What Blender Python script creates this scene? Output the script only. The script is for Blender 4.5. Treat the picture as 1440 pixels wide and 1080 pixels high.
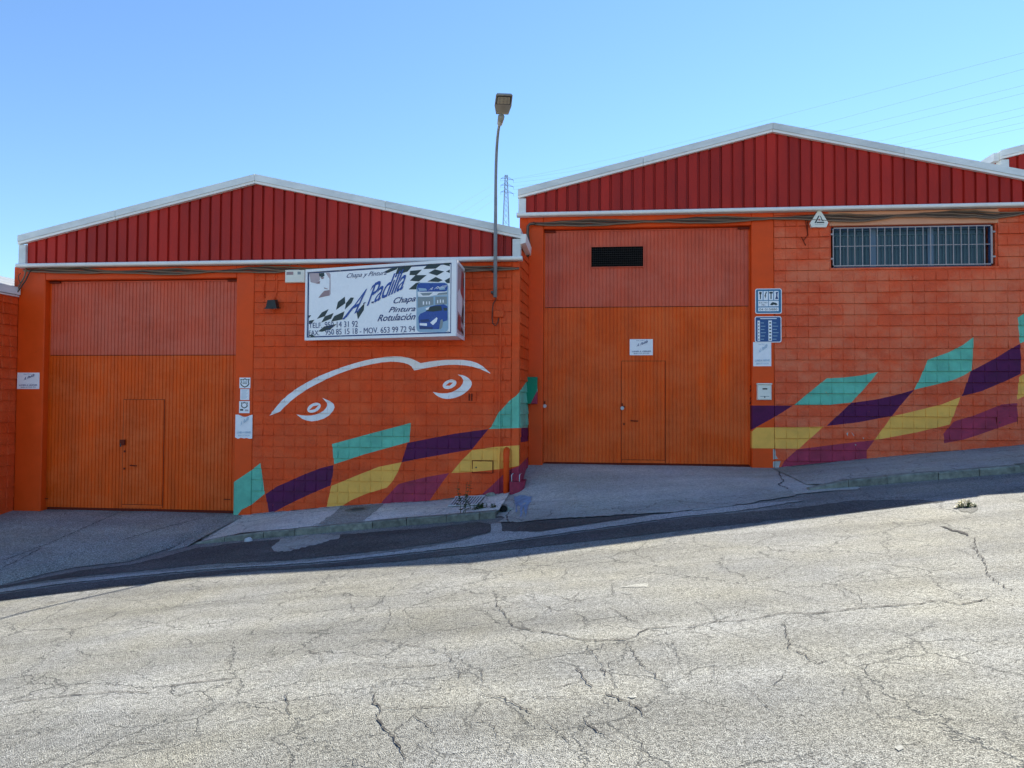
import bpy, bmesh, math, random
from mathutils import Vector, Matrix, noise

random.seed(11)
for o in list(bpy.data.objects):
    bpy.data.objects.remove(o, do_unlink=True)
sc = bpy.context.scene
COL = sc.collection

# ------------------------------------------------------------------ camera
TH = math.atan(.105); PT = math.atan(30 / 1080); RL = .0053
EYE = Vector((0, 0, 1.6)); FPX = 1080.0
FW = Vector((-math.sin(TH) * math.cos(PT), math.cos(TH) * math.cos(PT), math.sin(PT)))
_r0 = Vector((math.cos(TH), math.sin(TH), 0)); _u0 = _r0.cross(FW)
RT = _r0 * math.cos(RL) + _u0 * math.sin(RL)
UP = _u0 * math.cos(RL) - _r0 * math.sin(RL)
cam_d = bpy.data.cameras.new('camera'); cam = bpy.data.objects.new('camera', cam_d)
COL.objects.link(cam)
cam_d.sensor_width = 36; cam_d.lens = 27; cam_d.clip_start = .05; cam_d.clip_end = 6000
m3 = Matrix((RT, UP, -FW)).transposed()
cam.matrix_world = Matrix.Translation(EYE) @ m3.to_4x4()
sc.camera = cam

# ------------------------------------------------------------------ sky, sun, exposure
SUN_AZ = math.radians(37.5); SUN_EL = math.radians(42.5)
w = bpy.data.worlds.new('World'); sc.world = w; w.use_nodes = True
nt = w.node_tree; nt.nodes.clear()
sky = nt.nodes.new('ShaderNodeTexSky'); sky.sky_type = 'NISHITA'; sky.sun_disc = False
sky.sun_elevation = SUN_EL; sky.sun_rotation = SUN_AZ
sky.altitude = 0; sky.air_density = 1.15; sky.dust_density = 0; sky.ozone_density = 8.0
bg = nt.nodes.new('ShaderNodeBackground'); bg.inputs[1].default_value = .061
wo = nt.nodes.new('ShaderNodeOutputWorld')
nt.links.new(sky.outputs[0], bg.inputs[0]); nt.links.new(bg.outputs[0], wo.inputs[0])
sun_d = bpy.data.lights.new('sun', 'SUN'); sun = bpy.data.objects.new('sun', sun_d); COL.objects.link(sun)
sun_d.energy = 3.35; sun_d.angle = math.radians(.53); sun_d.color = (1, .94, .79)
SD = Vector((-math.sin(SUN_AZ) * math.cos(SUN_EL), -math.cos(SUN_AZ) * math.cos(SUN_EL), -math.sin(SUN_EL)))
sun.rotation_euler = SD.to_track_quat('-Z', 'Y').to_euler(); sun.location = (20, 25, 40)
vs = sc.view_settings
vs.view_transform = 'Standard'; vs.look = 'None'; vs.gamma = 1; vs.use_curve_mapping = False
vs.exposure = 1.85

# ------------------------------------------------------------------ reading positions off the place
def ray(x, y): return FW + RT * ((x - 720) / FPX) - UP * ((y - 540) / FPX)
def onY(x, y, Y):
    d = ray(x, y); return EYE + d * (Y / d.y)
def XZ(x, y, Y):
    p = onY(x, y, Y); return (p.x, p.z)
def lerp(a, b, t): return a + (b - a) * t
def interp(x, pts):
    if x <= pts[0][0]: return pts[0][1]
    for (a, b), (c, d) in zip(pts, pts[1:]):
        if x <= c: return lerp(b, d, (x - a) / (c - a))
    return pts[-1][1]
def onS(x, y, fz):
    d = ray(x, y); lo, hi = 1.0, 30.0
    for _ in range(50):
        t = (lo + hi) / 2; p = EYE + d * t
        if p.z > fz(p.x, p.y): lo = t
        else: hi = t
    return EYE + d * lo

# ------------------------------------------------------------------ materials
def new_mat(name):
    m = bpy.data.materials.new(name); m.use_nodes = True
    n = m.node_tree; n.nodes.clear()
    out = n.nodes.new('ShaderNodeOutputMaterial'); b = n.nodes.new('ShaderNodeBsdfPrincipled')
    n.links.new(b.outputs[0], out.inputs[0])
    return m, n, b
def N(n, t, **k):
    x = n.nodes.new(t)
    for a, v in k.items(): setattr(x, a, v)
    return x
def ramp(n, stops):
    r = n.nodes.new('ShaderNodeValToRGB'); e = r.color_ramp.elements
    while len(e) < len(stops): e.new(.5)
    for i, (p, c) in enumerate(stops):
        e[i].position = p; e[i].color = (c, c, c, 1) if not hasattr(c, '__len__') else tuple(c) + (1,)
    return r
def noise_tex(n, vec, scale, detail=4, rough=.55, dist=0):
    t = n.nodes.new('ShaderNodeTexNoise'); t.inputs['Scale'].default_value = scale
    t.inputs['Detail'].default_value = detail; t.inputs['Roughness'].default_value = rough
    t.inputs['Distortion'].default_value = dist
    if vec is not None: n.links.new(vec, t.inputs['Vector'])
    return t
def mixc(n, fac, a, b, mode='MIX'):
    x = n.nodes.new('ShaderNodeMix'); x.data_type = 'RGBA'; x.blend_type = mode
    for s, v in ((0, fac), (6, a), (7, b)):
        if hasattr(v, 'is_linked') or hasattr(v, 'links'): n.links.new(v, x.inputs[s])
        elif s == 0: x.inputs[0].default_value = v
        else: x.inputs[s].default_value = tuple(v) + (1,)
    return x.outputs[2]
def paint(name, col, rough=.5, var=.18, scale=2.5, bump=.15, bscale=70, spec=.45, metal=0, fade=None, fadeamt=.0, grime=.25, rnd=.06, stretch=None, flake=None):
    m, n, b = new_mat(name)
    geo = N(n, 'ShaderNodeNewGeometry'); pos = geo.outputs['Position']
    if stretch:
        mp = N(n, 'ShaderNodeMapping'); mp.inputs['Scale'].default_value = stretch
        n.links.new(pos, mp.inputs[0]); spos = mp.outputs[0]
    else: spos = pos
    t1 = noise_tex(n, spos, scale, 6, .62)
    r1 = ramp(n, [(.3, 1 - var), (.7, 1 + var * .5)])
    n.links.new(t1.outputs[0], r1.inputs[0])
    c = mixc(n, 1.0, col, r1.outputs[0], 'MULTIPLY')
    if rnd:
        oi = N(n, 'ShaderNodeObjectInfo'); rr = ramp(n, [(0, 1 - rnd), (1, 1 + rnd)])
        n.links.new(oi.outputs['Random'], rr.inputs[0])
        c = mixc(n, 1.0, c, rr.outputs[0], 'MULTIPLY')
    if fade:
        mp3 = N(n, 'ShaderNodeMapping'); mp3.inputs['Scale'].default_value = (1, 1, 1.6); n.links.new(pos, mp3.inputs[0]); t3 = noise_tex(n, mp3.outputs[0], 1.5, 6, .7)
        oi2 = N(n, 'ShaderNodeObjectInfo')
        ad = N(n, 'ShaderNodeMath', operation='ADD'); n.links.new(t3.outputs[0], ad.inputs[0])
        ml = N(n, 'ShaderNodeMath', operation='MULTIPLY'); ml.inputs[1].default_value = .08
        n.links.new(oi2.outputs['Random'], ml.inputs[0]); n.links.new(ml.outputs[0], ad.inputs[1])
        r3 = ramp(n, [(.47, 0), (.68, fadeamt)]); n.links.new(ad.outputs[0], r3.inputs[0])
        c = mixc(n, r3.outputs[0], c, fade)
    if grime:
        t2 = noise_tex(n, spos, scale * 5, 8, .7)
        r2 = ramp(n, [(.62, 0), (.78, grime)]); n.links.new(t2.outputs[0], r2.inputs[0])
        c = mixc(n, r2.outputs[0], c, tuple(v * .45 for v in col))
    if flake:
        tf = noise_tex(n, pos, 9, 9, .75); rf = ramp(n, [(.645, 0), (.67, .8)]); n.links.new(tf.outputs[0], rf.inputs[0]); c = mixc(n, rf.outputs[0], c, flake)
    n.links.new(c, b.inputs['Base Color'])
    b.inputs['Roughness'].default_value = rough; b.inputs['Metallic'].default_value = metal
    b.inputs['Specular IOR Level'].default_value = spec
    rr2 = ramp(n, [(.3, max(.05, rough - .1)), (.7, min(1, rough + .12))])
    n.links.new(t1.outputs[0], rr2.inputs[0]); n.links.new(rr2.outputs[0], b.inputs['Roughness'])
    if bump:
        tb = noise_tex(n, pos, bscale, 5, .6)
        bp = N(n, 'ShaderNodeBump'); bp.inputs['Strength'].default_value = min(1, bump); bp.inputs['Distance'].default_value = .02
        n.links.new(tb.outputs[0], bp.inputs['Height']); n.links.new(bp.outputs[0], b.inputs['Normal'])
    return m
def flat(name, col, rough=.5, spec=.4, var=.08):
    return paint(name, col, rough, var=var, scale=9, bump=0, grime=0, rnd=0, spec=spec)

def asphalt(name, light, dark, scale=150, contrast=1.0, warm=(1, .975, .9), crack=True, bump=.9, blotch=.25, soft=False):
    m, n, b = new_mat(name)
    pos = N(n, 'ShaderNodeNewGeometry').outputs['Position']
    v = N(n, 'ShaderNodeTexVoronoi'); v.inputs['Scale'].default_value = scale
    v.inputs['Randomness'].default_value = 1; n.links.new(pos, v.inputs['Vector'])
    sep = N(n, 'ShaderNodeSeparateColor'); n.links.new(v.outputs['Color'], sep.inputs[0])
    st = ramp(n, [(0, .7), (.35, .9), (1, 1.12)] if soft else [(0, .36), (.3, .84), (1, 1.24)]); n.links.new(sep.outputs[0], st.inputs[0])
    # gaps between the stones
    g = ramp(n, [(.35, 1), (.8, .7 if soft else .32)]); 
    dsc = N(n, 'ShaderNodeMath', operation='MULTIPLY'); dsc.inputs[1].default_value = 1.0
    n.links.new(v.outputs['Distance'], dsc.inputs[0]); n.links.new(dsc.outputs[0], g.inputs[0])
    mid = noise_tex(n, pos, scale * .22, 5, .7)
    mr = ramp(n, [(.32, .78 if soft else .5), (.6, 1.12)]); n.links.new(mid.outputs[0], mr.inputs[0])
    big = noise_tex(n, pos, .55, 7, .6)
    br = ramp(n, [(.3, 1 - blotch), (.68, 1.06)]); n.links.new(big.outputs[0], br.inputs[0])
    mps = N(n, 'ShaderNodeMapping'); mps.inputs['Scale'].default_value = (.25, 1.6, .3)
    n.links.new(pos, mps.inputs[0])
    stk = noise_tex(n, mps.outputs[0], 1.1, 5, .6)
    sr = ramp(n, [(.35, .88), (.65, 1.07)]); n.links.new(stk.outputs[0], sr.inputs[0])
    c = mixc(n, 1, light, st.outputs[0], 'MULTIPLY')
    c = mixc(n, 1, c, g.outputs[0], 'MULTIPLY')
    c = mixc(n, .8, c, mr.outputs[0], 'MULTIPLY')
    c = mixc(n, 1, c, br.outputs[0], 'MULTIPLY')
    c = mixc(n, 1, c, sr.outputs[0], 'MULTIPLY')
    # yellowish dust and bluish tar areas
    tn = noise_tex(n, pos, .9, 4, .6)
    tr = ramp(n, [(.35, (.97, .98, 1.03)), (.7, warm)]); n.links.new(tn.outputs[0], tr.inputs[0])
    c = mixc(n, 1, c, tr.outputs[0], 'MULTIPLY')
    if not soft:
        ta = noise_tex(n, pos, .8, 6, .68); tar = ramp(n, [(.56, 0), (.74, .42)]); n.links.new(ta.outputs[0], tar.inputs[0])
        c = mixc(n, tar.outputs[0], c, mixc(n, 1, c, (.62, .64, .72), 'MULTIPLY'))
    if not soft and crack:
        # tyre-polished tracks, dust and oil along the road
        mpt = N(n, 'ShaderNodeMapping'); mpt.inputs['Scale'].default_value = (.12, .9, .1); n.links.new(pos, mpt.inputs[0])
        tt = noise_tex(n, mpt.outputs[0], 1.6, 4, .6); trr = ramp(n, [(.36, .80), (.62, 1.10)]); n.links.new(tt.outputs[0], trr.inputs[0])
        c = mixc(n, 1, c, trr.outputs[0], 'MULTIPLY')
        oil = noise_tex(n, pos, 2.4, 5, .6); orr = ramp(n, [(.68, 0), (.76, .45)]); n.links.new(oil.outputs[0], orr.inputs[0])
        c = mixc(n, orr.outputs[0], c, mixc(n, 1, c, (.5, .5, .52), 'MULTIPLY'))
    hcr = None
    if crack:
        for sc_, wd_, lo_, amt in ((1.5, .014, .40, .72), (3.6, .021, .50, .65), (.55, .006, .36, .88)):
            wn = noise_tex(n, pos, 3.0 * sc_, 6, .7)
            add = N(n, 'ShaderNodeVectorMath', operation='MULTIPLY_ADD'); k_ = .42 / sc_; add.inputs[1].default_value = (k_, k_, 0)
            n.links.new(wn.outputs['Color'], add.inputs[0]); n.links.new(pos, add.inputs[2])
            ve = N(n, 'ShaderNodeTexVoronoi', feature='DISTANCE_TO_EDGE'); ve.voronoi_dimensions = '2D'; ve.inputs['Scale'].default_value = sc_
            n.links.new(add.outputs[0], ve.inputs['Vector'])
            cr = ramp(n, [(.0, 1), (wd_ * .45, .75), (wd_, 0)]); n.links.new(ve.outputs['Distance'], cr.inputs[0])
            mk = noise_tex(n, pos, 1.1 + sc_ * .37, 5, .7)
            mkr = ramp(n, [(lo_, 0), (lo_ + .14, amt)]); n.links.new(mk.outputs[0], mkr.inputs[0])
            mm = N(n, 'ShaderNodeMath', operation='MULTIPLY'); n.links.new(cr.outputs[0], mm.inputs[0]); n.links.new(mkr.outputs[0], mm.inputs[1])
            c = mixc(n, mm.outputs[0], c, dark)
            if hcr is None: hcr = mm.outputs[0]
            else:
                mx = N(n, 'ShaderNodeMath', operation='MAXIMUM'); n.links.new(hcr, mx.inputs[0]); n.links.new(mm.outputs[0], mx.inputs[1]); hcr = mx.outputs[0]
    n.links.new(c, b.inputs['Base Color'])
    b.inputs['Roughness'].default_value = .85; b.inputs['Specular IOR Level'].default_value = .25
    inv = N(n, 'ShaderNodeMath', operation='MULTIPLY'); inv.inputs[1].default_value = -1
    n.links.new(v.outputs['Distance'], inv.inputs[0])
    ad = N(n, 'ShaderNodeMath', operation='ADD'); n.links.new(inv.outputs[0], ad.inputs[0]); n.links.new(mid.outputs[0], ad.inputs[1])
    hh = ad.outputs[0]
    if hcr is not None:
        sb = N(n, 'ShaderNodeMath', operation='MULTIPLY_ADD'); sb.inputs[1].default_value = -1.6; n.links.new(hcr, sb.inputs[0]); n.links.new(hh, sb.inputs[2]); hh = sb.outputs[0]
    bp = N(n, 'ShaderNodeBump'); bp.inputs['Strength'].default_value = bump; bp.inputs['Distance'].default_value = .007
    n.links.new(hh, bp.inputs['Height']); n.links.new(bp.outputs[0], b.inputs['Normal'])
    return m

ORANGE = (.85, .088, .014)
M = {}
M['wall'] = paint('orange_wall_paint', ORANGE, .5, var=.2, scale=2.6, bump=.8, bscale=30, fade=(.80, .22, .08), fadeamt=.2, rnd=.03, spec=.2)
M['wall_r'] = paint('orange_wall_paint_weathered', (.86, .110, .030), .47, var=.18, scale=2.2, bump=1.0, bscale=24, fade=(.85, .24, .11), fadeamt=.6, rnd=.03, spec=.25)
M['pil'] = paint('smooth_orange_paint', (.85, .085, .008), .42, spec=.2, var=.14, scale=1.4, bump=.08, bscale=30, rnd=0)
M['teal'] = paint('teal_paint', (.16, .56, .38), .45, spec=.2, var=.28, scale=3, bump=.4, bscale=45, rnd=.04, flake=(.72, .12, .03))
M['purple'] = paint('purple_paint', (.11, .012, .07), .4, spec=.15, var=.25, scale=4, bump=.4, bscale=45, rnd=.04, flake=(.72, .12, .03))
M['yellow'] = paint('yellow_paint', (.98, .50, .09), .5, spec=.2, var=.14, scale=4, bump=.4, bscale=45, rnd=.03, flake=(.72, .12, .03))
M['magenta'] = paint('magenta_paint', (.40, .04, .08), .5, spec=.2, var=.3, scale=4, bump=.4, bscale=45, rnd=.04, flake=(.72, .12, .03))
M['white'] = paint('white_mural_paint', (.93, .91, .87), .5, spec=.2, var=.14, scale=4, bump=.3, bscale=45, rnd=0, flake=(.72, .12, .03))
M['plaster'] = paint('bare_plaster', (.55, .52, .46), .8, var=.3, scale=12, bump=.6)
M['lintel'] = paint('faded_lintel_paint', (.80, .38, .22), .5, spec=.25, var=.1, scale=2, bump=.15)
MURAL = ['wall', 'teal', 'purple', 'yellow', 'magenta', 'white', 'plaster']
M['door_up'] = paint('faded_door_paint', (.68, .105, .045), .45, spec=.25, var=.24, fade=(.72, .17, .10), fadeamt=.4, scale=1.2, bump=.03, rnd=0, stretch=(3, 3, .5), grime=.15)
M['door_lo'] = paint('orange_door_paint', (.82, .098, .003), .42, spec=.2, var=.28, fade=(.85, .17, .04), fadeamt=.4, scale=1.2, bump=.03, rnd=0, stretch=(3, 3, .5), grime=.2)
M['door_dark'] = flat('rust_brown_metal', (.16, .02, .008), .6, spec=.15)
M['clad'] = paint('red_cladding', (.45, .026, .016), .4, var=.25, scale=1.0, bump=.03, rnd=.13, stretch=(2, 2, .5), grime=.35, spec=.18)
M['trim'] = paint('white_flashing', (.78, .80, .76), .45, spec=.3, var=.2, scale=1.6, bump=.05, rnd=.08, grime=.5, stretch=(1, 1, 3))
M['trim2'] = paint('white_drip_trim', (.90, .87, .80), .4, spec=.3, var=.1, scale=2, bump=.03, rnd=.02, grime=.2)
M['roof'] = paint('grey_roof_sheet', (.42, .43, .43), .5, var=.2, scale=1, bump=.05)
M['cable'] = paint('dusty_black_cable', (.075, .045, .03), .6, bump=0, grime=0)
M['cable2'] = paint('dusty_grey_cable', (.24, .15, .09), .6, bump=0, grime=0)
M['galv'] = paint('galvanised_steel', (.24, .25, .26), .55, metal=.0, spec=.3, var=.2, scale=6, bump=.03)
M['black'] = flat('black_plastic', (.012, .014, .014), .4)
M['void'] = flat('matt_black', (.004, .004, .004), 1.0, spec=.0)
M['lampgrey'] = paint('lamp_grey', (.32, .29, .23), .5, bump=0)
M['led'] = flat('lamp_lens', (.42, .37, .25), .3)
M['print_white'] = paint('sign_white', (.94, .94, .93), .3, var=.05, scale=3, bump=0, rnd=0, grime=.08, spec=.5)
M['frame_white'] = paint('aluminium_white', (.88, .88, .87), .35, var=.05, bump=0, rnd=0, grime=.1)
M['ink_blue'] = flat('ink_blue', (.012, .04, .16), .35)
M['ink_royal'] = flat('ink_royal', (.015, .07, .33), .3)
M['ink_dark'] = flat('ink_dark_green', (.018, .038, .038), .35)
M['ink_pink'] = flat('ink_pink', (.52, .40, .40), .4)
M['ink_skin'] = flat('ink_brown', (.36, .24, .24), .4)
M['ink_red'] = flat('ink_red', (.42, .075, .07), .4)
M['ink_grey'] = flat('ink_grey', (.25, .30, .31), .4)
M['ink_pale'] = flat('ink_pale_blue', (.32, .48, .60), .4)
M['paper'] = flat('paper', (.93, .93, .92), .5)
M['plate_blue'] = flat('plate_blue', (.03, .18, .33), .35)
M['plate_blue2'] = flat('plate_deep_blue', (.018, .085, .25), .35)
M['cream'] = paint('cream_plastic', (.85, .82, .70), .4, var=.08, bump=0, rnd=0, grime=.15)
M['glass_dark'] = flat('window_pane', (.02, .05, .065), .08, spec=.5)
M['blind'] = paint('teal_blind', (.06, .13, .15), .5, var=.25, scale=3, bump=0)
M['mull'] = flat('window_mullion', (.12, .19, .26), .4)
M['bar'] = paint('pale_grille_paint', (.44, .38, .36), .5, var=.2, scale=8, bump=0)
M['greenbox'] = paint('green_box_paint', (.006, .24, .13), .4, var=.12, bump=.03, spec=.15)
M['road'] = asphalt('old_asphalt', (.455, .45, .41), (.08, .082, .08), 150, bump=.9)
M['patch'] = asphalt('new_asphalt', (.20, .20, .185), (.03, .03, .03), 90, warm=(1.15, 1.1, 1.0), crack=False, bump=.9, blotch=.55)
M['seam'] = asphalt('worn_strip', (.74, .72, .66), (.05, .05, .05), 140, crack=False, bump=.6)
M['drive'] = asphalt('driveway_surface', (.60, .60, .52), (.04, .04, .04), 110, crack=False, bump=.45, blotch=.35)
M['drive2'] = asphalt('trowelled_concrete', (.62, .61, .53), (.05, .05, .05), 70, crack=False, bump=.15, blotch=.3, soft=True)
M['pave'] = asphalt('pavement_concrete', (.92, .89, .78), (.06, .06, .06), 75, crack=True, bump=.3, blotch=.35, soft=True)
M['pave2'] = asphalt('dark_pavement', (.52, .52, .45), (.05, .05, .05), 80, crack=True, bump=.35, blotch=.35, soft=True)
M['kerb'] = paint('mossy_kerb_concrete', (.25, .25, .195), .9, var=.55, scale=9, bump=.8, bscale=40, rnd=.18, grime=.5)
M['crack'] = flat('crack_dirt', (.065, .062, .062), .95, spec=.1, var=.4)
M['iron'] = paint('cast_iron', (.10, .09, .08), .6, metal=.4, var=.3, scale=20, bump=.3)
M['leaf'] = paint('weed_leaf', (.05, .10, .02), .55, var=.4, scale=30, bump=0, rnd=.2)
M['leaf2'] = paint('dry_weed_leaf', (.30, .27, .10), .6, var=.4, scale=30, bump=0, rnd=.2)
M['soil'] = paint('dark_soil', (.055, .05, .035), .95, var=.4, scale=15, bump=1)
M['stone'] = paint('pale_stone', (.62, .62, .60), .8, var=.15, bump=.5)
M['scuff'] = paint('scuffed_asphalt', (.36, .355, .32), .9, var=.5, scale=40, bump=.6, grime=.4)
M['blue_spill'] = paint('blue_paint_spill', (.21, .33, .47), .6, var=.35, scale=10, bump=.2)
M['pylon'] = flat('pylon_steel', (.20, .24, .29), .6)
M['wire_far'] = flat('bare_wire', (.34, .40, .46), .5)
M['earth'] = paint('dry_earth', (.25, .21, .15), .95, var=.3, scale=.2, bump=.3, bscale=2)
M['bolt'] = flat('zinc', (.5, .5, .5), .35)

# ------------------------------------------------------------------ mesh helpers
class MB:
    def __init__(s): s.v = []; s.f = []; s.mi = []; s.mats = []
    def mid(s, mat):
        if mat not in s.mats: s.mats.append(mat)
        return s.mats.index(mat)
    def poly(s, pts, mat):
        k = len(s.v); s.v += [tuple(p) for p in pts]
        s.f.append(tuple(range(k, k + len(pts)))); s.mi.append(s.mid(mat))
    def faces(s, verts, faces, mat):
        k = len(s.v); s.v += [tuple(p) for p in verts]; i = s.mid(mat)
        for f in faces: s.f.append(tuple(k + a for a in f)); s.mi.append(i)
    def box(s, x0, x1, y0, y1, z0, z1, mat):
        v = [(x0, y0, z0), (x1, y0, z0), (x1, y1, z0), (x0, y1, z0), (x0, y0, z1), (x1, y0, z1), (x1, y1, z1), (x0, y1, z1)]
        s.faces(v, [(3, 2, 1, 0), (4, 5, 6, 7), (0, 1, 5, 4), (1, 2, 6, 5), (2, 3, 7, 6), (3, 0, 4, 7)], mat)
    def bbox(s, x0, x1, y0, y1, z0, z1, mat, b=.006):
        """box with chamfered front edges (front faces -Y)"""
        v = [(x0, y1, z0), (x1, y1, z0), (x1, y1, z1), (x0, y1, z1),
             (x0, y0 + b, z0), (x1, y0 + b, z0), (x1, y0 + b, z1), (x0, y0 + b, z1),
             (x0 + b, y0, z0 + b), (x1 - b, y0, z0 + b), (x1 - b, y0, z1 - b), (x0 + b, y0, z1 - b)]
        f = [(0, 3, 2, 1), (8, 9, 10, 11)]
        for a in range(4):
            c = (a + 1) % 4
            f += [(a, c, 4 + c, 4 + a), (4 + a, 4 + c, 8 + c, 8 + a)]
        s.faces(v, f, mat)
    def prism(s, pts, d, mat):
        """closed outline pts (3D) extruded by vector d"""
        n = len(pts); a = [Vector(p) for p in pts]; b = [p + Vector(d) for p in a]
        s.faces(a + b, [tuple(range(n)), tuple(range(2 * n - 1, n - 1, -1))] + [((i + 1) % n, i, n + i, n + (i + 1) % n) for i in range(n)], mat)
    def tube(s, path, r, mat, n=8, cap=True):
        P = [Vector(p) for p in path]; rr = r if hasattr(r, '__len__') else [r] * len(P)
        rings = []; a = None
        for i, p in enumerate(P):
            t = (P[min(i + 1, len(P) - 1)] - P[max(i - 1, 0)]).normalized()
            if a is None:
                a = t.orthogonal().normalized()
            else:
                a = (a - t * a.dot(t)).normalized()
            b = t.cross(a)
            rings.append([p + (a * math.cos(q) + b * math.sin(q)) * rr[i] for q in [2 * math.pi * k / n for k in range(n)]])
        v = [x for g in rings for x in g]; f = []
        for i in range(len(P) - 1):
            for k in range(n):
                f.append((i * n + k, i * n + (k + 1) % n, (i + 1) * n + (k + 1) % n, (i + 1) * n + k))
        if cap:
            f.append(tuple(range(n - 1, -1, -1))); f.append(tuple((len(P) - 1) * n + k for k in range(n)))
        s.faces(v, f, mat)
    def build(s, name, parent=None, smooth=False, **tags):
        me = bpy.data.meshes.new(name); me.from_pydata(s.v, [], s.f)
        for m in s.mats: me.materials.append(M[m])
        me.polygons.foreach_set('material_index', s.mi)
        if smooth: me.polygons.foreach_set('use_smooth', [True] * len(s.f))
        me.update()
        return link(name, me, parent, **tags)
ROOT = {}
def link(name, me, parent=None, loc=(0, 0, 0), rz=0, **tags):
    o = bpy.data.objects.new(name, me); COL.objects.link(o)
    o.location = loc; o.rotation_euler = (0, 0, rz)
    if parent:
        o.parent = parent
        if parent.name in ROOT: o.matrix_parent_inverse = Matrix.Translation(-ROOT[parent.name])
    for k, v in tags.items():
        if v is not None: o[k] = v
    return o
def thing(name, label, category, loc, group=None):
    o = bpy.data.objects.new(name, None); COL.objects.link(o); o.location = loc; o.empty_display_size = .3
    o['label'] = label; o['category'] = category
    if group: o['group'] = group
    ROOT[o.name] = Vector(loc)
    return o
def inside(u, z, poly):
    r = False; j = len(poly) - 1
    for i in range(len(poly)):
        if (poly[i][1] > z) != (poly[j][1] > z) and u < (poly[j][0] - poly[i][0]) * (z - poly[i][1]) / (poly[j][1] - poly[i][1]) + poly[i][0]:
            r = not r
        j = i
    return r
def mural_cut(bm, polys, ax=0):
    """cut the mesh along the painted outlines and give the faces their paint"""
    us = [v.co[ax] for v in bm.verts]; zs = [v.co.z for v in bm.verts]
    u0, u1, z0, z1 = min(us), max(us), min(zs), max(zs); hit = False
    for mi, pl in polys:
        pu = [p[0] for p in pl]; pz = [p[1] for p in pl]
        if max(pu) < u0 or min(pu) > u1 or max(pz) < z0 or min(pz) > z1: continue
        hit = True
        for a, b in zip(pl, pl[1:] + pl[:1]):
            if max(a[0], b[0]) < u0 or min(a[0], b[0]) > u1 or max(a[1], b[1]) < z0 or min(a[1], b[1]) > z1: continue
            du, dz = b[0] - a[0], b[1] - a[1]
            if abs(du) + abs(dz) < 1e-6: continue
            co = Vector((0, 0, a[1])); co[ax] = a[0]; no = Vector((0, 0, du)); no[ax] = -dz
            bmesh.ops.bisect_plane(bm, geom=bm.verts[:] + bm.edges[:] + bm.faces[:], plane_co=co, plane_no=no, dist=1e-5)
    if hit:
        for f in bm.faces:
            c = f.calc_center_median()
            for mi, pl in polys:
                if inside(c[ax], c.z, pl): f.material_index = mi
    return hit

# ------------------------------------------------------------------ lettering
_dg = None
_tc = {}
def glyphs(s, shear=0, bold=0, space=1.0):
    k = (s, shear, bold, space)
    if k in _tc: return _tc[k]
    cu = bpy.data.curves.new('lettering', 'FONT'); cu.body = s; cu.shear = shear; cu.offset = bold
    cu.space_character = space; cu.resolution_u = 3; cu.fill_mode = 'FRONT'
    ob = bpy.data.objects.new('lettering', cu); COL.objects.link(ob)
    dg = bpy.context.evaluated_depsgraph_get(); dg.update()
    me = bpy.data.meshes.new_from_object(ob.evaluated_get(dg))
    v = [(p.co.x, p.co.y) for p in me.vertices]; f = [tuple(q.vertices) for q in me.polygons]
    bpy.data.objects.remove(ob); bpy.data.curves.remove(cu); bpy.data.meshes.remove(me)
    x0 = min(a for a, b in v); x1 = max(a for a, b in v); y0 = min(b for a, b in v); y1 = max(b for a, b in v)
    v = [((a - x0) / (x1 - x0), (b - y0) / (y1 - y0)) for a, b in v]
    _tc[k] = (v, f); return v, f
def write(mb, s, o, ex, ey, mat, off=Vector((0, 0, 0)), **k):
    v, f = glyphs(s, **k); o = Vector(o) + off; ex = Vector(ex); ey = Vector(ey)
    mb.faces([o + ex * a + ey * b for a, b in v], f, mat)

# ================================================================== GROUND
YL, YR, YN, YF = 13.35, 14.35, 12.35, 15.35        # facade planes of the four sheds
KY = 11.70                                           # kerb line
def hillz(x): return 8 * math.tanh(.107 * x / 8)
def road_flat(x, y): return .05 + hillz(x) + .004 * (y - KY)
def road_z(x, y):
    u = noise.noise(Vector((x * .45, y * .45, 3.1))) * .012 + noise.noise(Vector((x * 1.7, y * 1.7, 9))) * .003
    return road_flat(x, y) + u
def G(x, y): return onS(x, y, road_flat)

def grid_obj(name, xs, ts, fn, mat, parent=None, **tags):
    v = [fn(x, t) for t in ts for x in xs]; nx = len(xs)
    f = [(j * nx + i, j * nx + i + 1, (j + 1) * nx + i + 1, (j + 1) * nx + i) for j in range(len(ts) - 1) for i in range(nx - 1)]
    mb = MB(); mb.faces(v, f, mat); return mb.build(name, parent, smooth=True, **tags)
def rng(a, b, d):
    n = max(1, round((b - a) / d)); return [a + (b - a) * i / n for i in range(n + 1)]

xs = [-90, -70, -50, -35, -25, -19] + rng(-15, 15, .2) + [19, 25, 35, 50, 70, 90]
ys = [-14, -11, -8, -5, -3, -1] + rng(0, 14.2, .2)
road = grid_obj('road', xs, ys, lambda x, y: (x, y, road_z(x, y)), 'road', kind='structure', label='sunlit worn cracked asphalt road climbing to the right')

def hill(x, y):
    t = min(1, max(0, (y - 70) / 230)); t = t * t * (3 - 2 * t)
    return t * 52 * math.exp(-((x - 10) / 90) ** 2)
tx = [-2500, -1200, -600, -300] + rng(-200, 200, 20) + [300, 600, 1200, 2500]
ty = [-2500, -1200, -500, -200, -80, -20, 10, 30, 50] + rng(70, 420, 25) + [600, 1000, 1800, 3000]
grid_obj('terrain', tx, ty, lambda x, y: (x, y, hillz(x) - .35 + hill(x, y)), 'earth', kind='structure', label='dry earth terrain and low hill behind the sheds')

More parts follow.
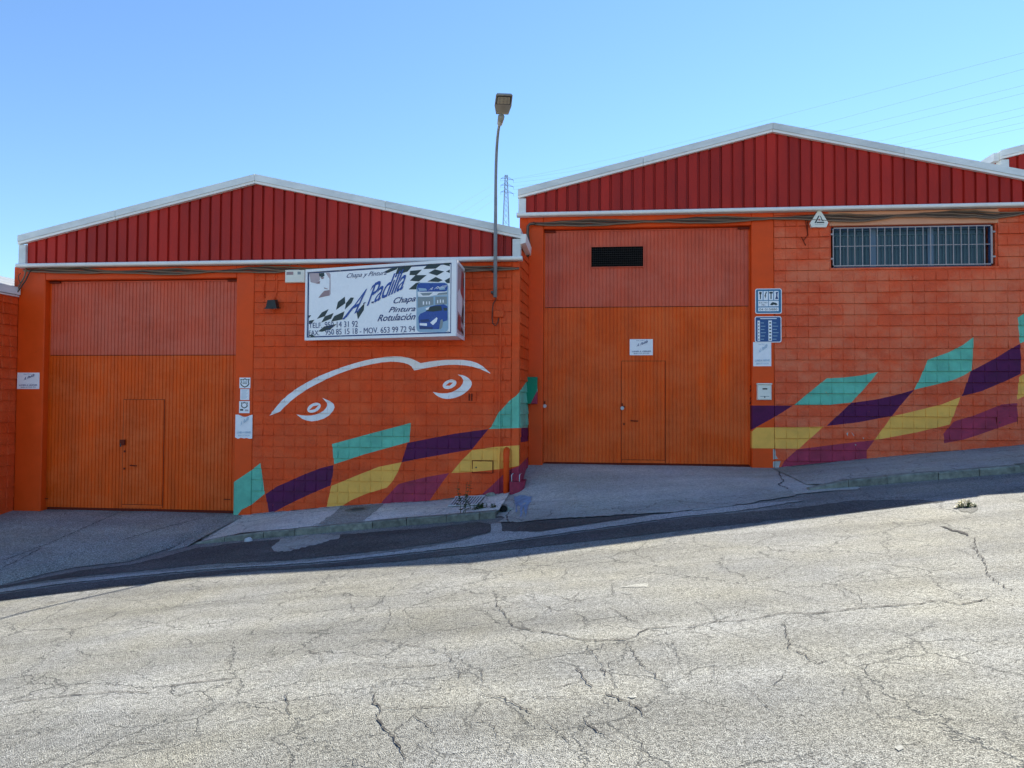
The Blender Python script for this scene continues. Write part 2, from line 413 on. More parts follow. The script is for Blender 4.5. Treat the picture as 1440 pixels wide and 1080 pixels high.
# --- left driveway (in front of the left shed door)
LBASE = [(-11.5, -.45), (-10.73, -.41), (-10.1, -.385), (-6.46, -.41), (-6.12, -.39), (-4.45, -.21), (-2.9, -.09), (-1.64, .06), (-1.26, .14)]
RBASE = [(-1.4, .50), (-1.16, .505), (3.29, .495), (4.65, .65), (5.86, .79), (7.52, .96), (12, 1.45)]
dlp = sorted((p.x, p.y) for p in [G(*q) for q in [(-160, 852), (0, 823), (60, 807), (110, 797), (180, 790), (230, 779), (268, 768), (274, 758)]])
def dl_z(x, y):
    yo = interp(x, dlp); t = min(1, max(0, (y - yo) / (13.36 - yo)))
    return lerp(road_z(x, yo) + .008, -.40, t ** .85) + noise.noise(Vector((x * .8, y * .8, 1))) * .008
def strip_field(name, x0, x1, dx, yo, yi, fz, mat, nt=16, **tags):
    def fn(x, t):
        a = yo(x); y = lerp(a, yi(x) if callable(yi) else yi, t); return (x, y, fz(x, y))
    return grid_obj(name, rng(x0, x1, dx), rng(0, 1, 1 / nt), fn, mat, **tags)
drive_l = strip_field('driveway', -12.6, -6.22, .12, lambda x: interp(x, dlp), 13.55, dl_z, 'drive', kind='structure',
                      label='dark grey driveway sloping down from the lower shed door')

# --- left pavement
def hk(x): return min(.10, .012 + max(0, (x + 6.25)) * .12)
def lp_z(x, y):
    t = min(1, max(0, (y - KY) / (YL - KY)))
    zr = road_z(x, KY) + hk(x)
    return lerp(zr, interp(x, LBASE), t) + noise.noise(Vector((x * 1.3, y * 1.3, 5))) * .008
pave_l = strip_field('pavement', -6.42, -1.42, .1, lambda x: KY - .02 if x > -6.2 else KY + (-6.2 - x) * 2.5, 13.5, lp_z, 'pave', kind='structure',
                     label='pale cracked concrete pavement below the mural with the eyes')
# --- middle driveway
dcp = sorted((p.x, p.y) for p in [G(*q) for q in [(706, 727), (722, 736), (800, 728), (900, 719), (960, 713), (1040, 705), (1134, 694)]])
dcp = [(-1.6, dcp[0][1])] + dcp
def dc_z(x, y):
    yo = interp(x, dcp); t = min(1, max(0, (y - yo) / (YR - yo)))
    zi = interp(x, RBASE)
    z = lerp(road_z(x, yo) + .012, zi, t ** lerp(2.3, 1.1, min(1, max(0, (x + 1.3) / 1.1)))) - .03 * max(0, x - 3.3)
    return z + noise.noise(Vector((x * .9, y * .9, 2))) * .006
drive_c = strip_field('driveway', -1.46, 3.80, .1, lambda x: interp(x, dcp), 14.6, dc_z, 'drive2', nt=22, kind='structure',
                      label='smooth grey concrete driveway in front of the upper shed door')
# --- right pavement
def rp_z(x, y):
    t = min(1, max(0, (y - KY) / (YR - KY)))
    k = min(1, max(0, (x - 3.2) / .55)); k = k * k * (3 - 2 * k)
    a_ = lerp(road_z(x, KY) + .105, interp(x, RBASE), t)
    return lerp(min(a_, dc_z(x, y) + .012), a_, k) + noise.noise(Vector((x * 1.2, y * 1.2, 7))) * .007
pave_r = strip_field('pavement', 3.22, 13.5, .15, lambda x: KY - .02 if x > 3.5 else KY + (3.5 - x) * 1.2, 14.6, rp_z, 'pave2', kind='structure',
                     label='dark concrete pavement rising to the right under the barred window')

def kerbs(x0, x1, parent, hfun, seed):
    r = random.Random(seed); x = x0
    while x < x1 - .05:
        L = min(r.uniform(.5, .72), x1 - x); a, b = x + .005, x + L - .005
        j = r.uniform(-.012, .012); jz = r.uniform(-.008, .008)
        y0, y1 = KY - .15 + j, KY + .005 + j; c = .018
        za, zb = road_z(a, KY) + hfun(a) + jz, road_z(b, KY) + hfun(b) + jz
        lo = -.12
        sec = lambda xx, z: [(xx, y0, z + lo - .05), (xx, y0, z - c), (xx, y0 + c, z), (xx, y1, z + .002), (xx, y1, z + lo - .05)]
        A, B = sec(a, za), sec(b, zb)
        mb = MB(); mb.faces(A + B, [(0, 1, 2, 3, 4), (9, 8, 7, 6, 5)] + [((i + 1) % 5, i, 5 + i, 5 + (i + 1) % 5) for i in range(5)], 'kerb')
        mb.build('kerb_stone', parent)
        x += L
kerbs(-6.28, -1.45, pave_l, lambda x: hk(x) + .004, 3)
kerbs(3.12, 13.2, pave_r, lambda x: .108 * min(1, max(.25, (x - 2.9) / .6)), 4)

# --- sheets lying on the ground (patches, covers)
def drape(name, px, fz, mat, off, parent=None, cut=3, world=None, **tags):
    pts = world or [onS(x, y, fz) for x, y in px]
    bm = bmesh.new(); vs_ = [bm.verts.new((p[0], p[1], 0)) for p in pts]; bm.faces.new(vs_)
    bmesh.ops.triangulate(bm, faces=bm.faces[:])
    for _ in range(cut):
        long = [e for e in bm.edges if e.calc_length() > .25]
        if not long: break
        bmesh.ops.subdivide_edges(bm, edges=long, cuts=1); bmesh.ops.triangulate(bm, faces=bm.faces[:])
    for v in bm.verts: v.co.z = fz(v.co.x, v.co.y) + off
    bmesh.ops.recalc_face_normals(bm, faces=bm.faces[:])
    for f in bm.faces:
        if f.normal.z < 0: f.normal_flip()
    me = bpy.data.meshes.new(name); bm.to_mesh(me); bm.free(); me.materials.append(M[mat])
    return link(name, me, parent, **tags)
def rough_px(pts, amp=1.2, step=6, seed=1):
    r = random.Random(seed); out = []
    for a, b in zip(pts, pts[1:] + pts[:1]):
        L = math.hypot(b[0] - a[0], b[1] - a[1]); n = max(1, int(L / step))
        for i in range(n):
            t = i / n; k = amp if i else amp * .3
            out.append((lerp(a[0], b[0], t) + r.uniform(-k, k) * 1.2, lerp(a[1], b[1], t) + r.uniform(-k, k) * .6))
    return out
# newer dark asphalt bands, the lowest partly painted shade, with the worn strip between
drape('asphalt_patch', rough_px([(-60, 838), (0, 825), (110, 803), (185, 794), (232, 783), (275, 771), (340, 763), (480, 752), (600, 743), (672, 734), (692, 738), (690, 748), (640, 760), (560, 772), (480, 781), (400, 789), (300, 793), (200, 803), (100, 812), (0, 824)], .8), road_z, 'patch', .005, road,
      label='long dark band of newer asphalt along the lower kerb')
drape('asphalt_patch', rough_px([(698, 737), (712, 733), (800, 730), (900, 721), (960, 715), (1040, 707), (1010, 712), (960, 718), (900, 726), (800, 741), (760, 747), (720, 750), (702, 746)], .6), road_z, 'patch', .005, road,
      label='narrow dark band of newer asphalt below the concrete driveway')
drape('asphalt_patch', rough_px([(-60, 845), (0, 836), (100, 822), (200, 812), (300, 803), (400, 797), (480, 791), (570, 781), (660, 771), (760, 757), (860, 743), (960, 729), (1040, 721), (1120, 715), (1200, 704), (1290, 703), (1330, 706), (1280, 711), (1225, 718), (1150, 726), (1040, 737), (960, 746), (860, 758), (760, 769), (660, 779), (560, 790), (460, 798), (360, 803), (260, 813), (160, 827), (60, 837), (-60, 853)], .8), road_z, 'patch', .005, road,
      label='dark trench band of newer asphalt and painted shade along the shadow edge on the road')  # lower edge traces the roof shadow; the dark colour also deepens shade there
drape('worn_strip', rough_px([(-60, 842), (0, 829), (100, 816), (200, 807), (300, 799), (400, 793), (480, 786), (570, 775), (640, 764), (690, 750), (690, 738), (704, 735), (706, 748), (760, 749), (800, 743), (900, 728), (960, 720), (1040, 711), (1140, 703), (1040, 719), (960, 727), (860, 741), (760, 755), (660, 769), (570, 779), (480, 789), (400, 795), (300, 801), (200, 810), (100, 820), (0, 834)], .8), road_z, 'seam', .009, road,
      label='pale worn strip of older asphalt between two dark bands')
drape('asphalt_patch', rough_px([(382, 770), (395, 759), (430, 753), (478, 753), (478, 757), (440, 768), (400, 777), (385, 776)], 1.8, 4), road_z, 'pave2', .010, road, label='pale cement smear on the road by the lower kerb')
drape('asphalt_patch', rough_px([(446, 738), (470, 722), (480, 711), (540, 706), (532, 716), (510, 733), (496, 737)], 1.4, 4), lp_z, 'drive', .005, pave_l, label='dark asphalt patch round the round cover in the pavement')
drape('asphalt_patch', rough_px([(700, 735), (1000, 716), (1120, 697), (1113, 690), (1040, 697), (900, 705), (780, 704), (738, 707), (722, 722)], 1.5, 6), dc_z, 'pave2', .004, drive_c, label='paler trowelled band at the foot of the concrete driveway')

# --- cracks
CRK = []
def crk(ox, oy, s, wd, *lists):
    for l in lists: CRK.append(([(ox + x / s, oy + y / s) for x, y in l], wd))
crk(480, 680, 2.7, 9, [(110, 770), (120, 820), (150, 860), (140, 900), (165, 935), (200, 960), (225, 1000), (240, 1040), (235, 1085)],
    [(580, 400), (590, 460), (625, 510), (650, 545), (720, 560), (800, 570), (860, 580), (900, 592), (1000, 597), (1100, 590), (1170, 552), (1240, 548), (1296, 545)],
    [(920, 605), (965, 650), (990, 690), (1000, 750)], [(890, 690), (930, 750), (970, 800), (1050, 815), (1120, 850), (1170, 905)],
    [(920, 890), (960, 930), (1000, 960), (1040, 985)], [(1075, 600), (1110, 640), (1140, 690), (1190, 720), (1240, 790)])
crk(480, 680, 2.7, 5.5, [(190, 470), (180, 530), (150, 580)], [(1170, 552), (1100, 520), (1050, 490), (1010, 470)], [(530, 700), (530, 800), (600, 810), (660, 840), (770, 900), (850, 970), (890, 1030)],
    [(1100, 930), (1135, 980), (1145, 1030), (1120, 1085)], [(400, 600), (400, 650), (440, 690), (440, 760)], [(470, 910), (570, 905), (590, 950), (600, 980)],
    [(270, 865), (320, 910), (345, 945), (420, 930)], [(60, 600), (150, 595), (280, 620), (400, 640)], [(1255, 590), (1270, 640), (1290, 690)],
    [(725, 400), (735, 440), (650, 460), (600, 490)], [(735, 455), (790, 470), (800, 500)], [(0, 690), (110, 685), (200, 700), (400, 690)], [(0, 890), (120, 885)], [(150, 860), (280, 855), (420, 850)],
    [(750, 770), (850, 770), (940, 745)], [(720, 800), (740, 815), (930, 815)], [(800, 420), (860, 440), (960, 465)], [(35, 440), (40, 475), (65, 500)])
crk(960, 680, 2.7, 8, [(0, 545), (60, 542), (130, 525), (220, 525), (300, 512), (390, 493), (470, 500), (560, 492), (690, 475), (780, 468), (900, 462), (980, 445), (1050, 465), (1130, 450), (1165, 435)],
    [(990, 165), (1040, 180), (1110, 210), (1115, 260), (1150, 310), (1155, 350), (1200, 380), (1260, 420), (1300, 430)], [(380, 525), (390, 560), (405, 600), (400, 630), (450, 650), (510, 690), (580, 670)])
crk(960, 680, 2.7, 5.5, [(570, 370), (600, 395), (670, 430), (695, 472)], [(50, 445), (95, 480), (130, 525)], [(380, 690), (380, 730), (350, 775), (300, 775)], [(1150, 305), (1200, 320), (1300, 322)],
    [(640, 650), (690, 690), (705, 730)], [(600, 720), (650, 740), (680, 760)], [(260, 790), (310, 840), (380, 885)], [(615, 770), (605, 810)], [(550, 860), (660, 865)], [(1090, 230), (1125, 270), (1150, 300)],
    [(1080, 660), (1150, 695)], [(190, 760), (240, 775), (270, 800)], [(60, 680), (120, 690), (130, 770)])
crk(0, 680, 2.7, 7, [(0, 840), (100, 825), (200, 810), (330, 800), (480, 790), (560, 800), (640, 770), (800, 750), (910, 740)], [(945, 715), (1080, 720)], [(1090, 790), (1095, 870), (1110, 900)])
crk(0, 680, 2.7, 5, [(400, 1000), (530, 985), (680, 975)], [(870, 910), (1000, 880), (1080, 870)], [(700, 590), (750, 620)], [(440, 740), (450, 765), (520, 770)], [(0, 960), (120, 940), (270, 932)], [(300, 1040), (420, 1000)],
    [(1040, 620), (1035, 660), (950, 690)], [(1140, 630), (1220, 650), (1215, 690)], [(620, 770), (690, 768), (770, 748)], [(250, 755), (330, 748)])
cr_r = random.Random(5); mb = MB()
def ribbon(mb, pts, wd, fz, off, mat='crack', jag=.016):
    fine = []
    for a, b in zip(pts, pts[1:]):
        L = math.hypot(b[0] - a[0], b[1] - a[1]); n = max(1, int(L / .035))
        for i in range(n):
            t = i / n; k = jag * (0 if i == 0 else 1)
            fine.append((lerp(a[0], b[0], t) + cr_r.uniform(-k, k), lerp(a[1], b[1], t) + cr_r.uniform(-k, k)))
    fine.append(tuple(pts[-1][:2])); V = []; n = len(fine)
    for i, p in enumerate(fine):
        q0, q1 = fine[max(0, i - 1)], fine[min(n - 1, i + 1)]; d = Vector((q1[0] - q0[0], q1[1] - q0[1])); d = d.normalized() if d.length else Vector((1, 0))
        e = min(1, .25 + min(i, n - 1 - i) / 4); h = wd * cr_r.uniform(.2, 1.1) * e / 2 * (.75 + 1.25 * abs(d.x))
        for s_ in (-1, 1):
            x, y = p[0] - d.y * h * s_, p[1] + d.x * h * s_; V.append((x, y, fz(x, y) + off))
    mb.faces(V, [(2 * i, 2 * i + 1, 2 * i + 3, 2 * i + 2) for i in range(n - 1)], mat)
for pl, wd in CRK: ribbon(mb, [G(*p) for p in pl], wd * .00095, road_z, .006)
mb.build('cracks', road, kind='stuff')
mb = MB()
for pl in ([(-40, 806), (0, 790), (60, 768), (110, 746), (160, 724), (178, 718)], [(170, 760), (230, 742), (290, 728)], [(0, 800), (30, 786), (60, 770)]):
    ribbon(mb, [onS(x, y, dl_z) for x, y in pl], .018, dl_z, .005)
mb.build('cracks', drive_l, kind='stuff')
mb = MB()
for pl in ([(1097, 657), (1096, 668), (1102, 677), (1095, 682), (1113, 689)], [(718, 697), (714, 708), (719, 716), (712, 726), (716, 736)]):
    ribbon(mb, [onS(x, y, dc_z) for x, y in pl], .02, dc_z, .006)
mb.build('cracks', drive_c, kind='stuff')

# ================================================================== MURAL (outlines on the walls)
T, PU, YE, MA, WH, PL = 1, 2, 3, 4, 5, 6
def mural(Y, items): return [(k, [XZ(x, y, Y) for x, y in pl]) for k, pl in items]
def stroke(k, outer, inner):
    out = []
    n = 40
    def res(pl):
        d = [0]
        for a, b in zip(pl, pl[1:]): d.append(d[-1] + math.hypot(b[0] - a[0], b[1] - a[1]))
        return [(interp(t * d[-1], list(zip(d, [p[0] for p in pl]))), interp(t * d[-1], list(zip(d, [p[1] for p in pl])))) for t in [i / n for i in range(n + 1)]]
    return [(k, outer + inner[::-1])]
def ell(cx, cy, rx, ry, rot, n=18):
    c, s = math.cos(rot), math.sin(rot)
    return [(cx + rx * math.cos(a) * c - ry * math.sin(a) * s, cy + rx * math.cos(a) * s + ry * math.sin(a) * c) for a in [2 * math.pi * i / n for i in range(n)]]
def smooth_pl(pl, it=1):
    for _ in range(it):
        o = [pl[0]]
        for a, b in zip(pl, pl[1:]):
            o += [(a[0] * .75 + b[0] * .25, a[1] * .75 + b[1] * .25), (a[0] * .25 + b[0] * .75, a[1] * .25 + b[1] * .75)]
        pl = o + [pl[-1]]
    return pl
left_items = [
    (T, [(320, 683.5), (328.3, 678.3), (353.9, 661), (366.1, 651.1), (371.1, 686.7), (372.2, 694.4), (363.3, 702), (353.3, 710), (340, 716.7), (336, 722), (333, 727), (320, 740)]),
    (PU, [(373.3, 695), (390, 683.9), (406.7, 676.7), (428.9, 666.7), (451, 658.3), (468.9, 653.9), (467.8, 668.9), (464.4, 682.8), (451, 688.3), (434.4, 695.6), (417.8, 703.3), (402, 711), (386.7, 719.4), (378.9, 724)]),
    (T, [(466.9, 624.4), (515, 611.3), (577.7, 594.6), (575.7, 621.5), (544, 630.2), (512, 639), (485.8, 647.7), (469.8, 652.7)]),
    (YE, [(466, 683.3), (503, 668.1), (532.5, 656.5), (564.6, 650), (560, 662.3), (553, 675.4), (544, 685.6), (515, 694.4), (494.6, 703), (477, 714), (470, 722), (457, 722)]),
    (PU, [(573.3, 622.9), (602.5, 617), (640.4, 609.8), (687, 603.4), (678, 614), (663.8, 631.7), (631.7, 637.5), (593.8, 644.2), (564.6, 650)]),
    (YE, [(663.8, 633), (698.8, 628.2), (732.5, 626), (732, 654.4), (715.6, 657.8), (690, 661), (660, 663.9), (634.6, 665.2), (649, 647.7)]),
    (MA, [(560, 681), (573.9, 677), (598.9, 671), (631.5, 665.3), (620, 681), (614, 689.4), (604, 704), (600, 720), (530, 720), (538, 704.6)]),
    (MA, [(679.4, 693.6), (692, 682.5), (707, 668), (718, 660), (732, 654.8), (733, 710), (665, 712)]),
    (T, [(687, 603.4), (691, 600), (700, 582), (706.7, 574.4), (716.7, 563.3), (725.6, 556.7), (733, 549), (734, 601.8), (710, 602.5)]),
]
brow_o = smooth_pl([(378.8, 584.4), (398.3, 560), (424.6, 541), (456.7, 525), (491.7, 512.7), (520.8, 504.8), (550, 501), (570.4, 501.9), (582, 505.7), (591.4, 510.6)]) + smooth_pl([(592, 510.6), (608, 507.7), (631.7, 505.7), (658, 506.3), (675.4, 512), (690, 525)])
brow_i = smooth_pl([(394, 579), (402.7, 569), (424.6, 551.5), (450.8, 536.9), (483, 522.3), (515, 513.5), (544, 508.3), (564.6, 509.2), (577.7, 513.5), (582, 520.8)]) + smooth_pl([(582.5, 520.8), (602.5, 517), (625.8, 513), (649, 513), (669.6, 516.5), (689, 525)])
left_items += stroke(WH, brow_o, brow_i)
left_items += stroke(WH, smooth_pl([(416.4, 582.7), (427.5, 590.8), (442, 592.9), (459.6, 587.3), (471.3, 574.8), (468.3, 566), (453.8, 559.6)]), smooth_pl([(417, 582.9), (427.5, 584.6), (440.5, 584.2), (453.8, 579.2), (460, 571.9), (459.6, 566), (453.9, 560)]))
left_items += stroke(WH, smooth_pl([(608.3, 551), (614.4, 557), (624.4, 561), (636.7, 560.6), (650, 555.6), (661, 546.7), (664.2, 538.9), (660, 532.2), (652.2, 527.8), (643.9, 526.7)]), smooth_pl([(609, 551.2), (618.9, 553.3), (632, 552.8), (643.3, 547.8), (650, 541), (651.7, 534.4), (648.9, 530), (644, 527)]))
left_items += [(WH, ell(441.5, 573.3, 10, 6.2, -.45)), (0, [(434.5, 577), (440, 571.3), (448.3, 569.6), (442.5, 575.6)]),
               (WH, ell(632.2, 540.3, 10, 6.2, -.35)), (0, [(626.5, 542.3), (631.7, 537.8), (637.3, 538), (632.4, 542.4)])]
ML = mural(YL - .012, left_items)
right_items = [
    (PU, [(1050, 570.3), (1115, 570.3), (1099.7, 580), (1085.8, 588.3), (1058, 603.6), (1050, 608)]),
    (YE, [(1050, 611), (1058, 606.4), (1063.6, 601.4), (1158, 600), (1141, 615), (1123.3, 630.8), (1050, 630.3)]),
    (T, [(1116.4, 569.7), (1139, 551), (1162.2, 532.2), (1187, 530.8), (1212, 527.8), (1235, 523), (1216.4, 545.3), (1197, 566), (1165, 569.4)]),
    (PU, [(1197, 566.7), (1234.4, 561.4), (1262, 555), (1285.8, 548), (1270.6, 564.7), (1254, 585), (1206.7, 593.9), (1162.2, 598.9)]),
    (YE, [(1254, 585.6), (1290, 577.2), (1323.3, 568.9), (1350.6, 558.3), (1343.5, 577), (1335.8, 596.7), (1290, 607.8), (1229.4, 618.9)]),
    (T, [(1285.3, 548), (1294, 531), (1305, 505.6), (1334.4, 495.3), (1353.9, 485), (1369.2, 473.9), (1367.8, 506.7), (1365.6, 521.7), (1355.6, 527.8), (1340, 534.4), (1322, 539.4)]),
    (PU, [(1365.6, 521.7), (1396.7, 505.6), (1426.7, 487.5), (1434.4, 483.3), (1436, 504.4), (1435.6, 525.6), (1406.7, 539), (1380, 550), (1352.5, 557.2)]),
    (T, [(1431, 446.7), (1440, 441), (1475, 422), (1480, 462), (1433.9, 483.3)]),
    (YE, [(1433, 530), (1440, 526), (1490, 505), (1488, 535), (1430, 562)]),
    (MA, [(1122, 631.7), (1184.4, 623.9), (1230, 618.9), (1219, 632.8), (1217.8, 660), (1094, 664), (1104.4, 646.7)]),
    (MA, [(1326.7, 610), (1341, 593), (1369, 584.4), (1391, 576), (1407.8, 568.9), (1430, 566.7), (1431.7, 592), (1413, 598), (1396.7, 604.4), (1374.4, 612), (1352, 618.9), (1327.8, 623.3)]),
    (PL, [(1087, 631.5), (1090.5, 632), (1091, 641), (1094, 645), (1087, 646)]), (PL, [(1087, 649), (1098, 648), (1095, 658), (1087, 657)]),
    (PL, [(1190, 610), (1192.5, 607.5), (1192, 613.5)]), (PL, [(1197, 607), (1201, 612.5), (1199.8, 613)]), (PL, [(1213, 615), (1215, 616), (1214, 618)]), (PL, [(1202, 625), (1204, 624.5), (1203.5, 627)]),
]
MR = mural(YR - .010, right_items)
def zpx(y, Y, x=738): return onY(x, y, Y).z
MRET = [(T, [(YL - .1, zpx(551, 13.3)), (YR, zpx(533, 14.2)), (YR + .2, zpx(602, 13.9)), (YL - .1, zpx(602, 13.4))]),
        (PU, [(13.55, zpx(602, 13.6)), (YR + .2, zpx(602, 13.9)), (YR + .2, zpx(622, 13.9)), (13.45, zpx(622, 13.5))]),
        (MA, [(YL - .1, zpx(655, 13.4)), (YR + .2, zpx(644, 13.9)), (YR + .2, -.5), (YL - .1, -.5)])]

# ================================================================== WALL PIECES
def block_bm(wd, h, d, r, units=2, bev=.2, keep=.3):
    """one split-face block: two faces side by side, lower edge proud. Local x along the wall, -y outward"""
    bm = bmesh.new(); uw = wd / units; back = .05
    for k in range(units):
        x0, x1 = k * uw, (k + 1) * uw
        j = lambda a: r.uniform(-a, a)
        dd = d * r.uniform(.75, 1.2); b = uw * bev * r.uniform(.5, 1.3); b2 = uw * bev * r.uniform(.5, 1.3)
        co = [(x0, 0, h), (x1, 0, h), (x0, -dd * keep, 0), (x0 + b, -dd + j(.0015), j(.002)), (x1 - b2, -dd + j(.0015), j(.002)), (x1, -dd * keep, 0),
              (x0 + uw * .5 + j(.02), -dd * .52 + j(.001), h * .5 + j(.02))]
        v = [bm.verts.new(c) for c in co]
        for f in ((0, 6, 1), (0, 3, 6), (3, 4, 6), (4, 1, 6), (0, 2, 3), (4, 5, 1), (2, 5, 4, 3)):
            bm.faces.new([v[i] for i in reversed(f)] if False else [v[i] for i in f])
    # body going back into the wall
    q = [bm.verts.new(c) for c in [(0, 0, 0), (wd, 0, 0), (wd, 0, h), (0, 0, h), (0, back, 0), (wd, back, 0), (wd, back, h), (0, back, h)]]
    for f in ((0, 4, 5, 1), (1, 5, 6, 2), (2, 6, 7, 3), (3, 7, 4, 0)): bm.faces.new([q[i] for i in f])
    bmesh.ops.recalc_face_normals(bm, faces=bm.faces[:])
    for f in bm.faces:
        c = f.calc_center_median()
        if f.normal.y > .2 and c.y < .02: f.normal_flip()
    return bm
BR = random.Random(21); BLK = {}
def block_mesh(kind, wd, d, base):
    k = (kind, round(wd, 3))
    if k not in BLK:
        BLK[k] = []
        for i in range(8 if wd > .3 else 4):
            bm = block_bm(wd - .0012, .197, d, BR, 2 if wd > .25 else 1, .13 if kind == 'l' else .09, .35 if kind == 'l' else .5)
            me = bpy.data.meshes.new('block'); bm.to_mesh(me); bm.free()
            for nme in [base] + MURAL[1:]: me.materials.append(M[nme])
            BLK[k].append(me)
    return BR.choice(BLK[k])
def lay_blocks(wall, x0, x1, z0, ztop, zref, course, base, kind, d, place, polys, ax, skip=lambda a, b, c, e: False, zlow=lambda x: -9, bw=.4, hole=None):
    """courses of blocks between x0 and x1 (measured along the wall); place(x,z) -> matrix"""
    k0 = math.floor((z0 - zref) / course); z = zref + k0 * course; row = k0
    while z < ztop - .05:
        cuts = [x0]; x = x0 + (bw / 2 if row % 2 else bw)
        while x < x1 - .06: cuts.append(x); x += bw
        cuts.append(x1)
        segs = [(a, b, z, z + course) for a, b in zip(cuts, cuts[1:])]
        if hole and z + course > hole[2] + .01:
            new = []
            for a, b, c_, e_ in segs:
                if b <= hole[0] + .01 or a >= hole[1] - .01: new.append((a, b, c_, e_)); continue
                if a < hole[0] - .05: new.append((a, hole[0], c_, e_))
                if b > hole[1] + .05: new.append((hole[1], b, c_, e_))
                if c_ < hole[2] - .03: new.append((max(a, hole[0]), min(b, hole[1]), c_, hole[2]))
            segs = new
        for a, b, zl_, zh_ in segs:
            if z + course < zlow((a + b) / 2) - .02 or skip(a, b, z, z + course): continue
            wd = b - a; me = block_mesh(kind, bw if wd > bw * .7 else bw / 2, d, base)
            sx = wd / (bw if wd > bw * .7 else bw / 2); sz = min(zh_ - zl_, ztop - z) / .2
            mw = place(a, z) @ Matrix.Diagonal((sx, 1, sz, 1))
            bm = bmesh.new(); bm.from_mesh(me); bm.transform(mw)
            if mural_cut(bm, polys, ax):
                me2 = bpy.data.meshes.new('block'); bm.to_mesh(me2)
                for mt in me.materials: me2.materials.append(mt)
                link('block', me2, wall)
            else:
                o = link('block', me, wall); o.matrix_basis = mw
            bm.free()
        z += course; row += 1
def painted_box(name, parent, x0, x1, y0, y1, z0, z1, base, polys, b=.012):
    mb = MB(); mb.bbox(x0, x1, y0, y1, z0, z1, base, b)
    bm = bmesh.new(); me = bpy.data.meshes.new(name); me.from_pydata(mb.v, [], mb.f); bm.from_mesh(me)
    mural_cut(bm, polys, 0); bm.to_mesh(me); bm.free()
    for nme in [base] + MURAL[1:]: me.materials.append(M[nme])
    return link(name, me, parent)
def lines2(x, P):
    return interp(x, P)

def gable(sh, Y, X0, Xa, X1, zb, e0, za, e1, seams=(.5, .5), pitch=.2, trim=True, xmax=None):
    """red ribbed gable, white flashing along the verge, corner caps and drip trim below"""
    P = [(X0, e0), (Xa, za), (X1, e1)]
    g = MB(); yb = Y - .02
    g.prism([(X0 + .1, yb, zb), (X1 - .1, yb, zb), (X1 - .1, yb, e1 - .1), (Xa, yb, za - .12), (X0 + .1, yb, e0 - .1)], (0, .2, 0), 'clad')
    gw = g.build('gable', sh)
    x = X0 + .15
    while x < X1 - .16:
        xb = min(x + pitch, X1 - .15); y = Y - .085; dp = .042; w_ = xb - x
        fr = [0, .75, .80, .95, 1.0]; ds = [0, 0, dp, dp, 0]
        pts = [(x + f * w_, y + q) for f, q in zip(fr, ds)]
        mb = MB(); top = lambda xx: lines2(xx, P) - .13 - random.uniform(0, .008)
        v = [(a, c, zb + .045) for a, c in pts] + [(a, c, top(a)) for a, c in pts]
        mb.faces(v, [(i, i + 1, 6 + i, 5 + i) for i in range(4)], 'clad'); mb.build('cladding_panel', gw)
        x = xb
    yf = Y - .17
    for (xa, a), (xb, b), sm in ((P[0], P[1], seams[0]), (P[1], P[2], seams[1])):
        cut = [0, sm, 1]
        for t0, t1 in zip(cut, cut[1:]):
            p, q = xa + (xb - xa) * t0 + .003, xa + (xb - xa) * t1 - .003; zp, zq = lines2(p, P), lines2(q, P)
            mb = MB(); mb.prism([(p, yf, zp - .118), (q, yf, zq - .118), (q, yf, zq), (p, yf, zp)], (0, .45, 0), 'trim')
            fl = mb.build('flashing', sh)
            mb = MB(); mb.prism([(p, yf + .012, zp - .165), (q, yf + .012, zq - .165), (q, yf + .012, zq - .122), (p, yf + .012, zp - .122)], (0, .08, 0), 'trim2')
            mb.build('flashing_lip', fl)
    for xx, s_, e in ((X0, 1, e0), (X1, -1, e1)):
        mb = MB(); a, b = sorted((xx + .012 * s_, xx + .15 * s_)); mb.box(a, b, yf + .03, Y + .05, zb + .03, e - .17, 'trim'); mb.build('corner_cap', sh)
    if trim:
        mb = MB(); n = 6; r = .035
        sec = [(yf + .02 - .03 * math.sin(math.pi * i / n), zb + .03 + r * math.cos(math.pi * i / n)) for i in range(n + 1)] + [(Y - .03, zb - .005), (Y - .03, zb + .065)]
        mb.prism([(X0 - .02, a, b) for a, b in sec], (X1 - X0 + .04, 0, 0), 'trim2'); mb.build('drip_trim', sh)
    # roof slopes behind
    for (xa, a), (xb, b) in ((P[0], P[1]), (P[1], P[2])):
        mb = MB(); d = 16
        mb.prism([(xa, Y + .28, a - .06), (xb, Y + .28, b - .06), (xb, Y + .28, b - .012), (xa, Y + .28, a - .012)], (0, d, 0), 'roof')
        for i in range(12):
            t = (i + .5) / 12; xm = lerp(xa, xb, t); zm = lerp(a, b, t) - .012
            # ribs run down the slope
        for i in range(48):
            yy = Y + .4 + i * .33
            mb.prism([(xa, yy, a - .013), (xa, yy + .03, a + .006), (xa, yy + .06, a + .006), (xa, yy + .09, a - .013)], (xb - xa, 0, b - a), 'roof')
        mb.build('roof', sh)

def ribbed(mb, x0, x1, z0, z1, y, mat, pitch=.068, dp=.011, top=None):
    n = max(1, round((x1 - x0) / pitch)); w_ = (x1 - x0) / n; V = []; prof = []
    for i in range(n):
        a = x0 + i * w_; prof += [(a, 0), (a + w_ * .70, 0), (a + w_ * .76, dp), (a + w_ * .94, dp)]
    prof.append((x1, 0))
    v = [(a, y + q, z0) for a, q in prof] + [(a, y + q, z1) for a, q in prof]; k = len(prof)
    mb.faces(v, [(i, i + 1, k + i + 1, k + i) for i in range(k - 1)], mat)

